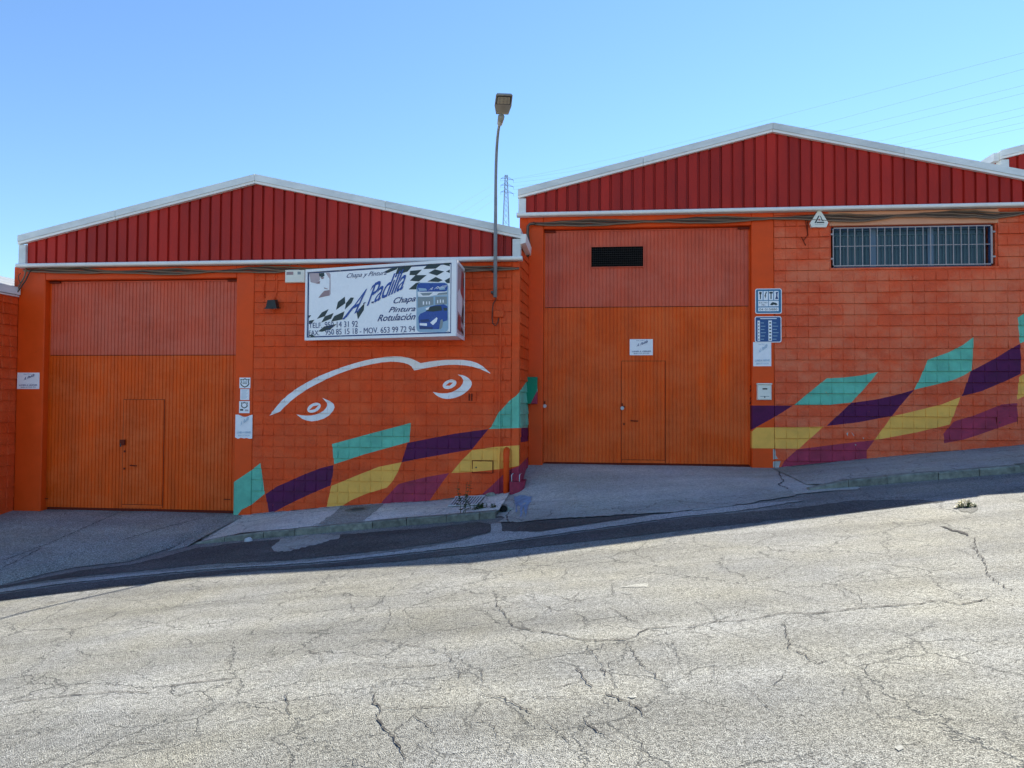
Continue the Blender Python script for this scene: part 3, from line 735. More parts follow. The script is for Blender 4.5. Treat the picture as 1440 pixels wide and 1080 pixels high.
def vdoor(sh, Yd, x0, x1, z0, zs, z1, wk, label, open_from=None):
    """big sheet-metal door: faded upper panel, orange lower panel, small wicket door"""
    mb = MB(); mb.box(x0 - .05, x1 + .05, Yd + .03, Yd + .06, z0 - .03, z1 + .04, 'door_dark'); door = mb.build('door', sh, label=label)
    mb = MB(); ribbed(mb, x0 + .02, x1 - .02, zs + .006, z1 - .03, Yd, 'door_up'); mb.build('upper_panel', door)
    mb = MB(); ribbed(mb, x0 + .02, x1 - .02, z0 + .035, zs - .006, Yd + .004, 'door_lo'); mb.build('lower_panel', door)
    mb = MB(); mb.box(x0, x0 + .02, Yd - .005, Yd + .04, z0 + .02, z1, 'door_lo'); mb.box(x1 - .02, x1, Yd - .005, Yd + .04, z0 + .02, z1, 'door_lo'); mb.box(x0, x1, Yd - .004, Yd + .03, z1 - .028, z1 - .004, 'door_up')
    mb.build('door_frame', door)
    a, b, c, d = wk
    mb = MB()
    for x_0, x_1, z_0, z_1 in ((a - .009, a, c, d + .008), (b, b + .009, c, d + .008), (a, b, d, d + .008), (a, b, c + .05, c + .058)): mb.box(x_0, x_1, Yd - .003, Yd + .01, z_0, z_1, 'door_dark')
    ribbed(mb, a, b, c + .06, d, Yd - .006, 'door_lo', .068); mb.box(a, b, Yd - .007, Yd + .004, c, c + .05, 'door_lo')
    wkd = mb.build('wicket_door', door)
    mb = MB(); mb.tube([(a + .17, Yd - .045, c + .78), (a + .30, Yd - .05, c + .775)], .011, 'door_dark', 6)
    mb.tube([(a + .17, Yd - .045, c + .78), (a + .17, Yd, c + .78)], .011, 'door_dark', 6); mb.build('handle', wkd)
    for dz in (.70, 1.02):
        mb = MB(); mb.box(a + .025, a + .055, Yd - .022, Yd - .01, c + dz, c + dz + .035, 'door_dark'); mb.build('lock_plate', wkd)
    return door, wkd

# ================================================================== LOWER SHED (left)
LX0, LXA, LX1 = -10.74, -6.15, -1.27
shedL = thing('industrial_shed', 'orange shed with checkered sign board and white painted eyes on its block wall', 'shed', (-6, YL, -.4), 'row of orange industrial sheds')
dX0, dX1, dZ1 = -10.20, -6.455, 3.90
wall = MB()
wall.box(LX0 - .12, dX0 - .01, YL + .03, YL + .35, -1.3, 4.16, 'wall'); wall.box(dX1 + .01, LX1 - .02, YL + .03, YL + .35, -1.3, 4.16, 'wall'); wall.box(dX0 - .01, dX1 + .01, YL + .03, YL + .35, dZ1 + .03, 4.16, 'wall')
wallL = wall.build('wall', shedL)
zrefL = XZ(700, 534.4, YL)[1]
lay_blocks(wallL, -6.115, -1.415, -.62, 4.12, zrefL, .2, 'wall', 'l', .022, lambda x, z: Matrix.Translation((x, YL, z)), ML, 0,
           zlow=lambda x: interp(x, LBASE) - .03, skip=lambda a, b, c, d: a > -4.75 and b < -2.6 and c > 3.0 and d < 3.85)
painted_box('pilaster', shedL, LX0, dX0, YL - .015, YL + .2, -.9, 4.12, 'pil', ML)
painted_box('pilaster', shedL, dX1, -6.12, YL - .015, YL + .2, -.9, 4.12, 'pil', ML)
painted_box('pilaster', shedL, -1.412, LX1, YL - .012, YL + .2, -.3, 4.12, 'wall', ML)
mb = MB(); mb.bbox(dX0 + .003, dX1 - .003, YL - .012, YL + .2, dZ1, 4.12, 'pil', .01); mb.build('lintel', shedL)
# side return towards the upper shed
mb = MB(); mb.prism([(LX1 - .06, YL + .04, -.5), (LX1 + .005, YR + .3, -.5), (LX1 - .2, YR + .3, -.5), (LX1 - .2, YL + .04, -.5)], (0, 0, 4.9), 'wall'); sideL = mb.build('wall', shedL)
RETA = math.pi / 2 - math.atan(.07)
lay_blocks(sideL, 0, .98, -.2, 4.36, zrefL, .2, 'wall', 'l', .018, lambda y, z: Matrix.Translation((LX1 + .0 + .07 * y, YL + y + .004, z)) @ Matrix.Rotation(RETA, 4, 'Z'), MRET, 1, bw=.5, zlow=lambda x: .05)
mb = MB(); mb.box(LX0, LX0 + .2, YL + .36, YL + 16, -1.5, 4.6, 'wall'); mb.box(LX1 - .22, LX1 - .02, YR + .31, YL + 16, -.5, 4.5, 'wall'); mb.box(LX0, LX1, YL + 16.01, YL + 16.2, -1.5, 4.5, 'wall'); mb.build('wall', shedL)
gable(shedL, YL, XZ(24, 341, YL - .17)[0], XZ(358, 246, YL - .17)[0], LX1 + .03, XZ(400, 371.5, YL - .17)[1] + .022, XZ(23, 331, YL - .17)[1], XZ(358, 244.5, YL - .17)[1], XZ(733, 321.5, YL - .17)[1], (.42, .5))
mb = MB()   # side gutter running back to the upper shed
mb.prism([(-1.25, YL - .155, 4.40), (-1.16, YL - .155, 4.42), (-1.15, YL - .155, 4.57), (-1.25, YL - .155, 4.575)], (0, 1.14, 0), 'trim2'); mb.build('gutter', shedL)
YdL = YL + .13
wl = [XZ(174.5, 562, YdL), XZ(228.5, 711, YdL)]
doorL, wkL = vdoor(shedL, YdL, dX0 + .005, dX1 - .005, -.385, XZ(200, 499.5, YdL)[1], dZ1 - .01, (wl[0][0], wl[1][0], -.33, wl[0][1]), None)
mb = MB(); p = onY(174, 622, YdL); mb.box(p.x - .05, p.x + .045, YdL - .05, YdL - .014, p.z - .05, p.z + .05, 'door_dark'); mb.tube([(p.x - .03, YdL - .04, p.z - .02), (p.x - .035, YdL - .045, p.z - .08)], .014, 'iron', 6); mb.build('padlock', doorL)
for px, py in ((64, 615),):
    mb = MB(); p = onY(px, py, YdL); mb.box(p.x - .04, p.x + .03, YdL - .04, YdL - .008, p.z - .06, p.z + .04, 'door_dark'); mb.tube([(p.x, YdL - .045, p.z + .02), (p.x + .01, YdL - .05, p.z - .05)], .016, 'bolt', 6); mb.build('side_bolt', doorL)
for px, py in ((64, 701), (320, 702)):
    mb = MB(); p = onY(px, py, YdL); mb.tube([(p.x - .06, YdL - .02, p.z), (p.x + .06, YdL - .02, p.z)], .008, 'door_dark', 6); mb.build('hinge_strap', doorL)
for x in (dX0 + .12, dX1 - .12):
    mb = MB(); mb.box(x - .1, x + .1, YdL - .05, YdL - .012, dZ1 - .05, dZ1 - .015, 'door_dark'); mb.build('top_bracket', doorL)

# ================================================================== UPPER SHED (right)
RX0, RXA, RX1 = -1.21, 3.27, 7.97
shedR = thing('industrial_shed', 'orange shed with a black vent grille in its door and a barred window', 'shed', (3, YR, .5), 'row of orange industrial sheds')
eX0, eX1, eZ0, eZ1 = -.925, 2.88, .50, 4.92
Wn = (XZ(1169, 318, YR), XZ(1401, 373, YR)); wx0, wx1, wz0, wz1 = Wn[0][0], Wn[1][0], Wn[1][1] - .01, Wn[0][1] + .0
wall = MB()
wall.box(RX0 - .17, eX0 - .01, YR + .03, YR + .35, -.6, 5.19, 'pil'); wall.box(eX0 - .01, eX1 + .01, YR + .03, YR + .35, eZ1 + .03, 5.19, 'pil')
for a, b, c, d in ((eX1 + .01, wx0, -.6, 5.19), (wx1, RX1, -.6, 5.19), (wx0, wx1, -.6, wz0), (wx0, wx1, wz1, 5.19)): wall.box(a, b, YR + .03, YR + .35, c, d, 'wall_r')
wallR = wall.build('wall', shedR)
zrefR = XZ(1160, 442.8, YR)[1]
lay_blocks(wallR, 3.283, RX1 - .01, .2, 5.155, zrefR, .2028, 'wall_r', 'r', .025, lambda x, z: Matrix.Translation((x, YR, z)), MR, 0,
           zlow=lambda x: interp(x, RBASE) - .03, hole=(wx0 - .03, wx1 + .03, wz0 - .047, 9))
# flush infill beside the window and faded lintel band
mb = MB(); lz = XZ(1280, 315.5, YR)[1]
mb.bbox(wx0 - .06, wx1 + .06, YR - .014, YR + .04, wz1 + .004, 5.13, 'lintel', .006); mb.build('lintel', shedR)
for a, b in ((wx0 - .42, wx0 - .004), (wx1 + .004, wx1 + .42)):
    pass
mb = MB(); mb.bbox(wx0 - .03, wx1 + .03, YR - .03, YR + .1, wz0 - .045, wz0 - .004, 'wall_r', .008); mb.build('sill', shedR)
painted_box('pilaster', shedR, RX0, eX0, YR - .015, YR + .2, -.2, 5.15, 'pil', [])
painted_box('pilaster', shedR, eX1, 3.278, YR - .015, YR + .2, -.2, 5.15, 'pil', MR)
mb = MB(); mb.bbox(eX0 + .003, eX1 - .003, YR - .012, YR + .2, eZ1, 5.15, 'pil', .01); mb.build('lintel', shedR)
mb = MB(); mb.box(RX0 - .17, RX0 + .03, YR + .36, YR + 16, -.6, 5.6, 'pil'); mb.box(RX1 - .2, RX1, YR + .36, YR + 16, -.6, 5.6, 'wall_r'); mb.box(RX0 - .17, RX1, YR + 16.01, YR + 16.2, -1, 5.5, 'wall_r'); mb.build('wall', shedR)
gable(shedR, YR, XZ(728, 266, YR - .17)[0], XZ(1087, 172, YR - .17)[0], RX1 + .03, XZ(1087, 297.5, YR - .17)[1] + .018, XZ(728, 266, YR - .17)[1], XZ(1087, 172, YR - .17)[1], XZ(1087, 172, YR - .17)[1] - (RX1 + .03 - 3.23) * .2297, (.5, .475))
YdR = YR + .12
wr = [XZ(874.5, 508, YdR), XZ(935, 652, YdR)]
doorR, wkR = vdoor(shedR, YdR, eX0 + .005, eX1 - .005, .505, XZ(910, 431.5, YdR)[1], eZ1 - .01, (wr[0][0], wr[1][0], .545, wr[0][1]), None)
for px, py, par in ((766, 571, doorR), (875, 574, wkR)):
    mb = MB(); p = onY(px, py, YdR - .04); mb.tube([(p.x, p.y + .01, p.z + .09), (p.x, p.y, p.z + .015)], .012, 'door_dark', 6)
    mb.tube([(p.x, p.y - .012, p.z), (p.x, p.y + .02, p.z)], .034, 'bolt', 12); mb.build('padlock', par)
for py in (547, 564):
    mb = MB(); p = onY(1056, py, YdR); mb.tube([(p.x - .03, YdR - .05, p.z - .05), (p.x + .0, YdR - .06, p.z), (p.x - .02, YdR - .05, p.z + .06)], .012, 'door_dark', 6); mb.build('side_bolt', doorR)
for x in (eX0 + .12, eX1 - .12):
    mb = MB(); mb.box(x - .1, x + .1, YdR - .05, YdR - .012, eZ1 - .05, eZ1 - .015, 'door_dark'); mb.build('top_bracket', doorR)
# black vent grille in the upper panel
g0, g1 = XZ(831.5, 347.5, YdR - .02), XZ(904.5, 374.5, YdR - .02)
mb = MB(); mb.box(g0[0], g1[0], YdR - .014, YdR + .0, g1[1], g0[1], 'void'); vent = mb.build('vent_grille', doorR)
mb = MB()
for i in range(1, 26):
    x = lerp(g0[0], g1[0], i / 26); mb.box(x - .0011, x + .0011, YdR - .026, YdR - .022, g1[1], g0[1], 'iron')
for i in range(1, 9):
    z = lerp(g1[1], g0[1], i / 9); mb.box(g0[0], g1[0], YdR - .021, YdR - .018, z - .001, z + .001, 'iron')
mb.build('mesh', vent, kind='stuff')
mb = MB()
for a, b, c, d in ((g0[0] - .015, g1[0] + .015, g0[1], g0[1] + .015), (g0[0] - .015, g1[0] + .015, g1[1] - .015, g1[1]), (g0[0] - .015, g0[0], g1[1], g0[1]), (g1[0], g1[0] + .015, g1[1], g0[1])):
    mb.box(a, b, YdR - .03, YdR + .002, c, d, 'door_up')
mb.build('frame', vent)

# window with bars
mb = MB(); yw = YR + .16
fw_ = .035
for a, b, c, d in ((wx0, wx1, wz1 - fw_, wz1), (wx0, wx1, wz0, wz0 + fw_), (wx0, wx0 + fw_, wz0 + fw_, wz1 - fw_), (wx1 - fw_, wx1, wz0 + fw_, wz1 - fw_)): mb.box(a + .002, b - .002, yw, yw + .05, c + .002, d - .002, 'plate_blue2')
win = mb.build('window', shedR)
mull = [wx0 + fw_, XZ(1232, 340, YR)[0], XZ(1314, 340, YR)[0], wx1 - fw_]
for x in mull[1:3]:
    mb = MB(); mb.box(x - .05, x + .05, yw - .003, yw + .045, wz0 + fw_, wz1 - fw_, 'mull'); mb.build('mullion', win)
for a, b in zip(mull, mull[1:]):
    mb = MB(); mb.box(a + .052, b - .052, yw + .025, yw + .03, wz0 + fw_, wz1 - fw_, 'glass_dark'); mb.build('pane', win)
    mb = MB(); zt = lerp(wz0, wz1, .80); mb.box(a + .06, b - .06, yw + .012, yw + .024, zt, zt + .022, 'blind')
    n = int((b - a) / .07)
    for i in range(n):
        xx = lerp(a + .08, b - .08, (i + .5) / n); mb.box(xx - .014, xx + .014, yw + .017, yw + .0245, wz0 + fw_ + .01, zt - .004, 'blind')
    mb.build('blind', win)
gr = MB(); yg = YR + .02; hx0, hx1, hz0, hz1 = wx0 + .03, wx1 - .045, wz0 + .03, wz1 - .025
for a, b, c, d in ((hx0, hx1, hz1 - .018, hz1), (hx0, hx1, hz0, hz0 + .018), (hx0, hx0 + .016, hz0, hz1), (hx1 - .03, hx1, hz0, hz1)): gr.box(a, b, yg, yg + .016, c, d, 'bar')
zm = lerp(hz0, hz1, .52); gr.box(hx0, hx1, yg + .017, yg + .028, zm - .006, zm + .006, 'bar')
for z in (lerp(hz0, hz1, .2), lerp(hz0, hz1, .83)):
    gr.box(hx0 - .035, hx0, yg, yg + .014, z - .015, z + .015, 'bar'); gr.box(hx1, hx1 + .05, yg, yg + .014, z - .015, z + .015, 'bar')
grille = gr.build('grille', win)
bm_ = MB(); bm_.box(-.0065, .0065, 0, .014, hz0 + .018, hz1 - .018, 'bar'); bar0 = None
for i in range(1, 21):
    x = lerp(hx0, hx1 - .01, i / 21) + random.uniform(-.006, .006)
    if bar0 is None: bar0 = bm_.build('bar', grille); bar0.location = (x, yg + .001, 0)
    else:
        o = bar0.copy(); COL.objects.link(o); o.location = (x, yg + .001, 0)

# ================================================================== NEIGHBOURING SHEDS
shedN = thing('industrial_shed', 'lowest orange shed, its side wall just in view at the left edge', 'shed', (-14, YN, -1.3), 'row of orange industrial sheds')
NX1 = -10.745
nz = onY(13, 404, 12.95).z
mb = MB(); mb.box(NX1 - .25, NX1 - .04, YN + .03, YL - .02, -1.6, nz - .1, 'wall'); mb.box(-20.2, NX1 - .25, YN + .03, YN + .3, -2.4, nz - .1, 'wall'); wn = mb.build('wall', shedN)
lay_blocks(wn, 0, .985, -.9, nz - .12, zrefL - .0, .2, 'wall', 'l', .018, lambda y, z: Matrix.Translation((NX1, YN + y + .004, z)) @ Matrix.Rotation(math.pi / 2, 4, 'Z'), [], 1, bw=.4, zlow=lambda x: -.75)
mb = MB(); mb.box(-20.2, -20, YN + .31, YN + 16, -2.4, nz, 'wall'); mb.box(NX1 - .25, NX1 - .06, YL + .4, YN + 16, -1.5, nz, 'wall'); mb.build('wall', shedN)
gable(shedN, YN, -20.2, -15.4, NX1 + .02, nz - .32, nz + .02, nz + 1.2, nz + .04, (.5, .5))
mb = MB(); mb.prism([(NX1 - .02, YN - .16, nz - .10), (NX1 + .07, YN - .16, nz - .09), (NX1 + .07, YN - .16, nz + .05), (NX1 - .02, YN - .16, nz + .055)], (0, 1.12, 0), 'trim'); mb.build('gutter', shedN)
mb = MB(); mb.prism([(NX1 - .02, YN - .15, nz - .13), (NX1 + .055, YN - .15, nz - .13), (NX1 + .055, YN - .15, nz - .105), (NX1 - .02, YN - .15, nz - .105)], (0, 1.1, 0), 'trim2'); mb.build('gutter_lip', shedN)

shedF = thing('industrial_shed', 'highest shed, only the corner of its red gable showing at the right edge', 'shed', (12, YF, 1), 'row of orange industrial sheds')
q = onY(1408, 211, YF - .17); fe = q.z
FX0 = q.x
gable(shedF, YF, FX0, FX0 + 4.75, FX0 + 9.5, fe - .52, fe, fe + 1.15, fe, (.5, .5))
mb = MB(); mb.box(FX0 + .05, FX0 + 9.4, YF + .03, YF + .3, .2, fe - .5, 'wall_r'); mb.box(FX0 + .05, FX0 + .25, YF + .31, YF + 15, .2, fe - .1, 'wall_r'); mb.build('wall', shedF)
mb = MB(); mb.prism([(FX0 - .1, YF - .1, fe - .18), (FX0 + .0, YF - .1, fe - .18), (FX0 + .0, YF - .1, fe - .03), (FX0 - .1, YF - .1, fe - .03)], (0, 12, 0), 'trim'); mb.build('gutter', shedF)

# ================================================================== CHECKERED BOX SIGN
SA, SB, SCp = Vector((onY(431, 430, 13.17).x, 13.17, 0)), Vector((onY(641.5, 420, 12.43).x, 12.43, 0)), Vector((onY(641.5, 420, 12.43).x - .02, 13.32, 0))
sdir = (SB - SA).normalized(); snrm = Vector((sdir.y, -sdir.x, 0))            # outward normal of the printed face
def onSign(x, y):
    d = ray(x, y); t = (SA - EYE).dot(snrm) / d.dot(snrm); return EYE + d * t
sTL, sTR, sBR, sBL = onSign(431.5, 381), onSign(641.5, 365.5), onSign(641.5, 471), onSign(431.5, 478.5)
sz1 = (sTL.z + sTR.z) / 2; sz0 = (sBL.z + sBR.z) / 2
sign = thing('box_sign', 'white box sign with blue lettering, checkered flag and blue car, angled off the wall', 'sign', (SA.x, SA.y, sz0))
mb = MB(); mb.prism([(SA.x, SA.y, sz0), (SB.x, SB.y, sz0), (SCp.x, SCp.y, sz0), (SA.x, 13.32, sz0)], (0, 0, sz1 - sz0), 'frame_white'); body = mb.build('box', sign)
def sg(u, z, off=0): return SA + sdir * u + snrm * off + Vector((0, 0, z))
SL = (SB - SA).length
mb = MB()
for u0, u1, z0, z1 in ((-.01, SL + .012, sz1 - .035, sz1 + .012), (-.01, SL + .012, sz0 - .012, sz0 + .035), (-.01, .03, sz0 + .035, sz1 - .035), (SL - .075, SL + .012, sz0 + .035, sz1 - .035)):
    mb.prism([sg(u0, z0, .03), sg(u1, z0, .03), sg(u1, z1, .03), sg(u0, z1, .03)], -snrm * .05, 'frame_white')
mb.build('frame', sign)
pu0, pu1, pz0, pz1 = .032, SL - .078, sz0 + .038, sz1 - .038
mb = MB(); mb.poly([sg(pu0, pz0, .006), sg(pu1, pz0, .006), sg(pu1, pz1, .006), sg(pu0, pz1, .006)], 'print_white'); face = mb.build('print_panel', sign)
mb = MB(); bw_ = .022
for u0, u1, z0, z1 in ((pu0, pu1, pz1 - bw_, pz1), (pu0, pu1, pz0, pz0 + bw_), (pu0, pu0 + bw_, pz0 + bw_, pz1 - bw_), (pu1 - bw_, pu1, pz0 + bw_, pz1 - bw_)):
    mb.poly([sg(u0, z0, .008), sg(u1, z0, .008), sg(u1, z1, .008), sg(u0, z1, .008)], 'ink_blue')
mb.build('border', face)
def c4(x, y, off): return onSign(420 + x / 5.76, 350 + y / 5.76) + snrm * off
def c6(x, y, off): return onSign(560 + x / 7.714, 350 + y / 7.714) + snrm * off
def c5(x, y, off): return onSign(420 + x / 11.08, 350 + y / 11.08) + snrm * off
def shape(mb, cf, pts, off, mat): mb.poly([cf(x, y, off) for x, y in pts][::-1], mat)
mb = MB()
for pl in ([(84, 540), (104, 537), (84, 562)], [(86, 583), (130, 574), (108, 606), (86, 610)], [(190, 515), (245, 488), (214, 546), (150, 568)], [(215, 547), (285, 520), (265, 566), (185, 598)],
           [(320, 430), (376, 388), (380, 440), (305, 495)], [(386, 440), (424, 394), (450, 396), (430, 440), (376, 492)], [(290, 545), (374, 506), (355, 572), (265, 590)], [(470, 510), (535, 440), (530, 495), (482, 570)],
           [(160, 668), (210, 628), (312, 608), (262, 650), (190, 672)], [(86, 700), (110, 690), (140, 716), (86, 720)],
           [(688, 190), (745, 160), (812, 142), (796, 166), (722, 196)], [(808, 150), (926, 134), (884, 184), (832, 200), (786, 206)]):
    shape(mb, c4, pl, .0095, 'ink_dark')
mb.build('checkered_flag', face, kind='stuff'); mb = MB()
for pl in ([(330, 165), (470, 170), (410, 215), (275, 220)], [(500, 140), (562, 136), (562, 190), (492, 172)], [(330, 262), (400, 222), (500, 246), (422, 290)], [(520, 246), (562, 226), (562, 262)],
           [(132, 240), (260, 226), (200, 285), (125, 285)], [(190, 285), (310, 285), (225, 355), (130, 345)], [(320, 355), (410, 305), (486, 340), (440, 360)], [(505, 345), (562, 312), (562, 372), (530, 372)], [(195, 370), (238, 362), (206, 400), (200, 440), (115, 440)]):
    shape(mb, c6, pl, .0095, 'ink_dark')
mb.build('checkered_flag', face, kind='stuff')
mb = MB()   # faded portrait photo
for pl, mt in (([(170, 380), (330, 376), (335, 480), (300, 545), (190, 520)], 'ink_pink'), ([(425, 374), (480, 372), (500, 400), (500, 705), (480, 735), (486, 470)], 'ink_pink'),
               ([(400, 655), (486, 640), (482, 728), (310, 765), (350, 712)], 'ink_skin'), ([(300, 520), (340, 500), (330, 545), (275, 540)], 'ink_skin'), ([(395, 600), (460, 622), (450, 632), (405, 620)], 'ink_skin')):
    shape(mb, c5, pl, .0085, mt)
shape(mb, c5, [(320, 380), (400, 374), (408, 420), (372, 442), (326, 428)], .0105, 'ink_dark')
shape(mb, c5, [(340, 440), (400, 440), (390, 470), (360, 470)], .0095, 'ink_skin')
mb.build('portrait_print', face)
mb = MB()   # photo of the blue car
def rrect(x0, y0, x1, y1, r): return [(x0 + r, y0), (x1 - r, y0), (x1 - r * .3, y0 + r * .3), (x1, y0 + r), (x1, y1 - r), (x1 - r * .3, y1 - r * .3), (x1 - r, y1), (x0 + r, y1), (x0 + r * .3, y1 - r * .3), (x0, y1 - r), (x0, y0 + r), (x0 + r * .3, y0 + r * .3)]
shape(mb, c6, rrect(200, 366, 546, 905, 40), .0095, 'ink_pale'); shape(mb, c6, rrect(208, 372, 538, 465, 34), .0105, 'ink_royal')
L_ = .0105
for pl, mt, o_ in (([(212, 468), (536, 462), (536, 500), (400, 505), (330, 520), (220, 520)], 'frame_white', L_), ([(240, 480), (380, 474), (340, 505), (270, 508)], 'ink_grey', L_ + .001), ([(440, 480), (536, 470), (536, 496), (420, 502)], 'ink_grey', L_ + .001),
                   ([(215, 525), (385, 522), (385, 606), (215, 640)], 'ink_grey', L_), ([(405, 520), (532, 518), (532, 600), (405, 606)], 'ink_grey', L_),
                   ([(222, 740), (240, 705), (300, 680), (345, 628), (400, 612), (500, 602), (538, 625), (538, 775), (492, 790), (445, 872), (235, 872), (225, 800)], 'ink_royal', L_ + .001),
                   ([(300, 676), (350, 632), (400, 620), (470, 618), (480, 668), (380, 682)], 'ink_dark', L_ + .002), ([(492, 640), (534, 640), (534, 670), (500, 672)], 'ink_dark', L_ + .002),
                   ([(350, 800), (420, 742), (430, 756), (420, 790), (380, 828)], 'print_white', L_ + .002), ([(236, 806), (315, 808), (315, 836), (236, 830)], 'print_white', L_ + .002), ([(240, 770), (330, 760), (350, 790), (250, 796)], 'ink_blue', L_ + .002),
                   ([(236, 840), (380, 848), (372, 872), (240, 870)], 'ink_blue', L_ + .002), ([(448, 862), (462, 775), (482, 762), (490, 790), (480, 850), (464, 872)], 'ink_grey', L_ + .002),
                   ([(270, 570), (284, 570), (284, 606), (270, 606)], 'print_white', L_ + .001), ([(305, 572), (318, 572), (318, 604), (305, 604)], 'print_white', L_ + .001), ([(335, 570), (347, 570), (347, 604), (335, 604)], 'print_white', L_ + .001),
                   ([(425, 556), (437, 556), (437, 590), (425, 590)], 'print_white', L_ + .001), ([(455, 550), (467, 550), (467, 586), (455, 586)], 'print_white', L_ + .001), ([(485, 552), (496, 552), (496, 584), (485, 584)], 'print_white', L_ + .001),
                   ([(300, 645), (345, 628), (330, 660), (310, 664)], 'print_white', L_ + .003)):
    shape(mb, c6, pl, o_, mt)
def wr4(mb, cf, s, bl, br, tl, mat, off, **k):
    o = cf(*bl, off); write(mb, s, o, cf(*br, off) - o, cf(*tl, off) - o, mat, **k)
wr4(mb, c6, 'A. Padilla', (330, 452), (520, 418), (350, 422), 'print_white', L_ + .002, shear=.4)
shape(mb, c6, [(220, 425), (300, 430), (320, 452), (230, 460)], L_ + .001, 'ink_pale'); shape(mb, c6, [(450, 420), (500, 415), (515, 440), (450, 446)], L_ + .001, 'ink_pale')
mb.build('car_print', face)
mb = MB()
wr4(mb, c4, 'A.', (376, 562), (488, 512), (508, 345), 'ink_royal', .013, bold=.006)
wr4(mb, c4, 'Padilla', (552, 468), (842, 330), (622, 276), 'ink_royal', .013, bold=.006, space=.9)
# swash of the capital letters
shape(mb, c4, [(355, 572), (430, 478), (470, 440), (440, 490), (372, 572)], .0135, 'ink_royal'); shape(mb, c4, [(580, 345), (600, 300), (640, 266), (666, 268), (664, 290), (620, 290)], .0135, 'ink_royal')
shape(mb, c4, [(590, 430), (612, 425), (610, 440), (594, 442)], .0135, 'ink_blue'); shape(mb, c4, [(524, 440), (546, 430), (544, 438), (526, 446)], .0135, 'ink_blue')
mb.build('lettering', face)
mb = MB(); wr4(mb, c4, 'Chapa y Pintura', (388, 248), (712, 222), (396, 200), 'ink_blue', .012, shear=.35); mb.build('lettering', face)
mb = MB(); wr4(mb, c4, 'Chapa', (766, 460), (946, 440), (774, 396), 'ink_blue', .012, shear=.35, bold=.012); mb.build('lettering', face)
mb = MB(); wr4(mb, c4, 'Pintura', (730, 516), (946, 505), (736, 472), 'ink_blue', .012, shear=.35, bold=.012); mb.build('lettering', face)
mb = MB(); wr4(mb, c4, 'Rotulaci\u00f3n', (640, 588), (946, 574), (646, 534), 'ink_blue', .012, shear=.35, bold=.012); mb.build('lettering', face)
mb = MB(); wr4(mb, c4, 'TELF.', (86, 642), (192, 640), (86, 600), 'ink_blue', .012); mb.build('lettering', face)
mb = MB(); wr4(mb, c4, '950 14 31 92', (214, 640), (482, 632), (214, 592), 'ink_blue', .012); mb.build('lettering', face)
mb = MB(); wr4(mb, c4, 'FAX.', (86, 702), (170, 700), (86, 662), 'ink_blue', .012); mb.build('lettering', face)
mb = MB(); wr4(mb, c4, '950 85 15 18 - MOV. 653 99 72 94', (218, 698), (944, 672), (218, 652), 'ink_blue', .012); mb.build('lettering', face, kind='stuff')
for x, y in ((340, 176), (602, 152), (875, 132), (345, 703), (605, 694), (850, 682), (1215, 104), (1213, 672), (96, 712)):
    p = c4(x, y, .012); mb = MB(); mb.tube([p, p + snrm * .006], .012, 'bolt', 8); mb.build('rivet', face)
# printed side panel
sx = SCp.x + .03
def side(t, z, off=.0): return Vector((lerp(SB.x, SCp.x, t) + .004 + off, lerp(SB.y + .02, SCp.y, t), lerp(sz0, sz1, z)))
mb = MB(); mb.poly([side(0.02, .04), side(.97, .04), side(.97, .96), side(.02, .96)], 'ink_pink'); sp = mb.build('side_panel', sign)
mb = MB()
for pl, mt in (([(.5, .62), (.95, .55), (.95, .93), (.6, .94)], 'ink_red'), ([(.78, .74), (.95, .72), (.95, .86), (.8, .86)], 'ink_dark'), ([(.1, .34), (.6, .30), (.7, .56), (.3, .66), (.1, .58)], 'frame_white'),
               ([(.62, .32), (.93, .28), (.93, .5), (.8, .46)], 'ink_dark'), ([(.6, .24), (.9, .2), (.9, .27), (.62, .3)], 'ink_dark'), ([(.55, .1), (.92, .06), (.92, .1), (.6, .16)], 'ink_dark'), ([(.1, .1), (.5, .08), (.5, .28), (.2, .3)], 'ink_red')):
    mb.poly([side(a, b, .002 + .0008 * len(mb.f)) for a, b in pl], mt)
mb.build('side_print', sp)
mb = MB()
for t0, t1, z0, z1 in ((0, 1, .965, 1.01), (0, 1, -.01, .035), (.97, 1.0, .035, .965)):
    mb.prism([side(t0, z0), side(t1, z0), side(t1, z1), side(t0, z1)], (.012, 0, 0), 'frame_white')
mb.build('side_frame', sign)

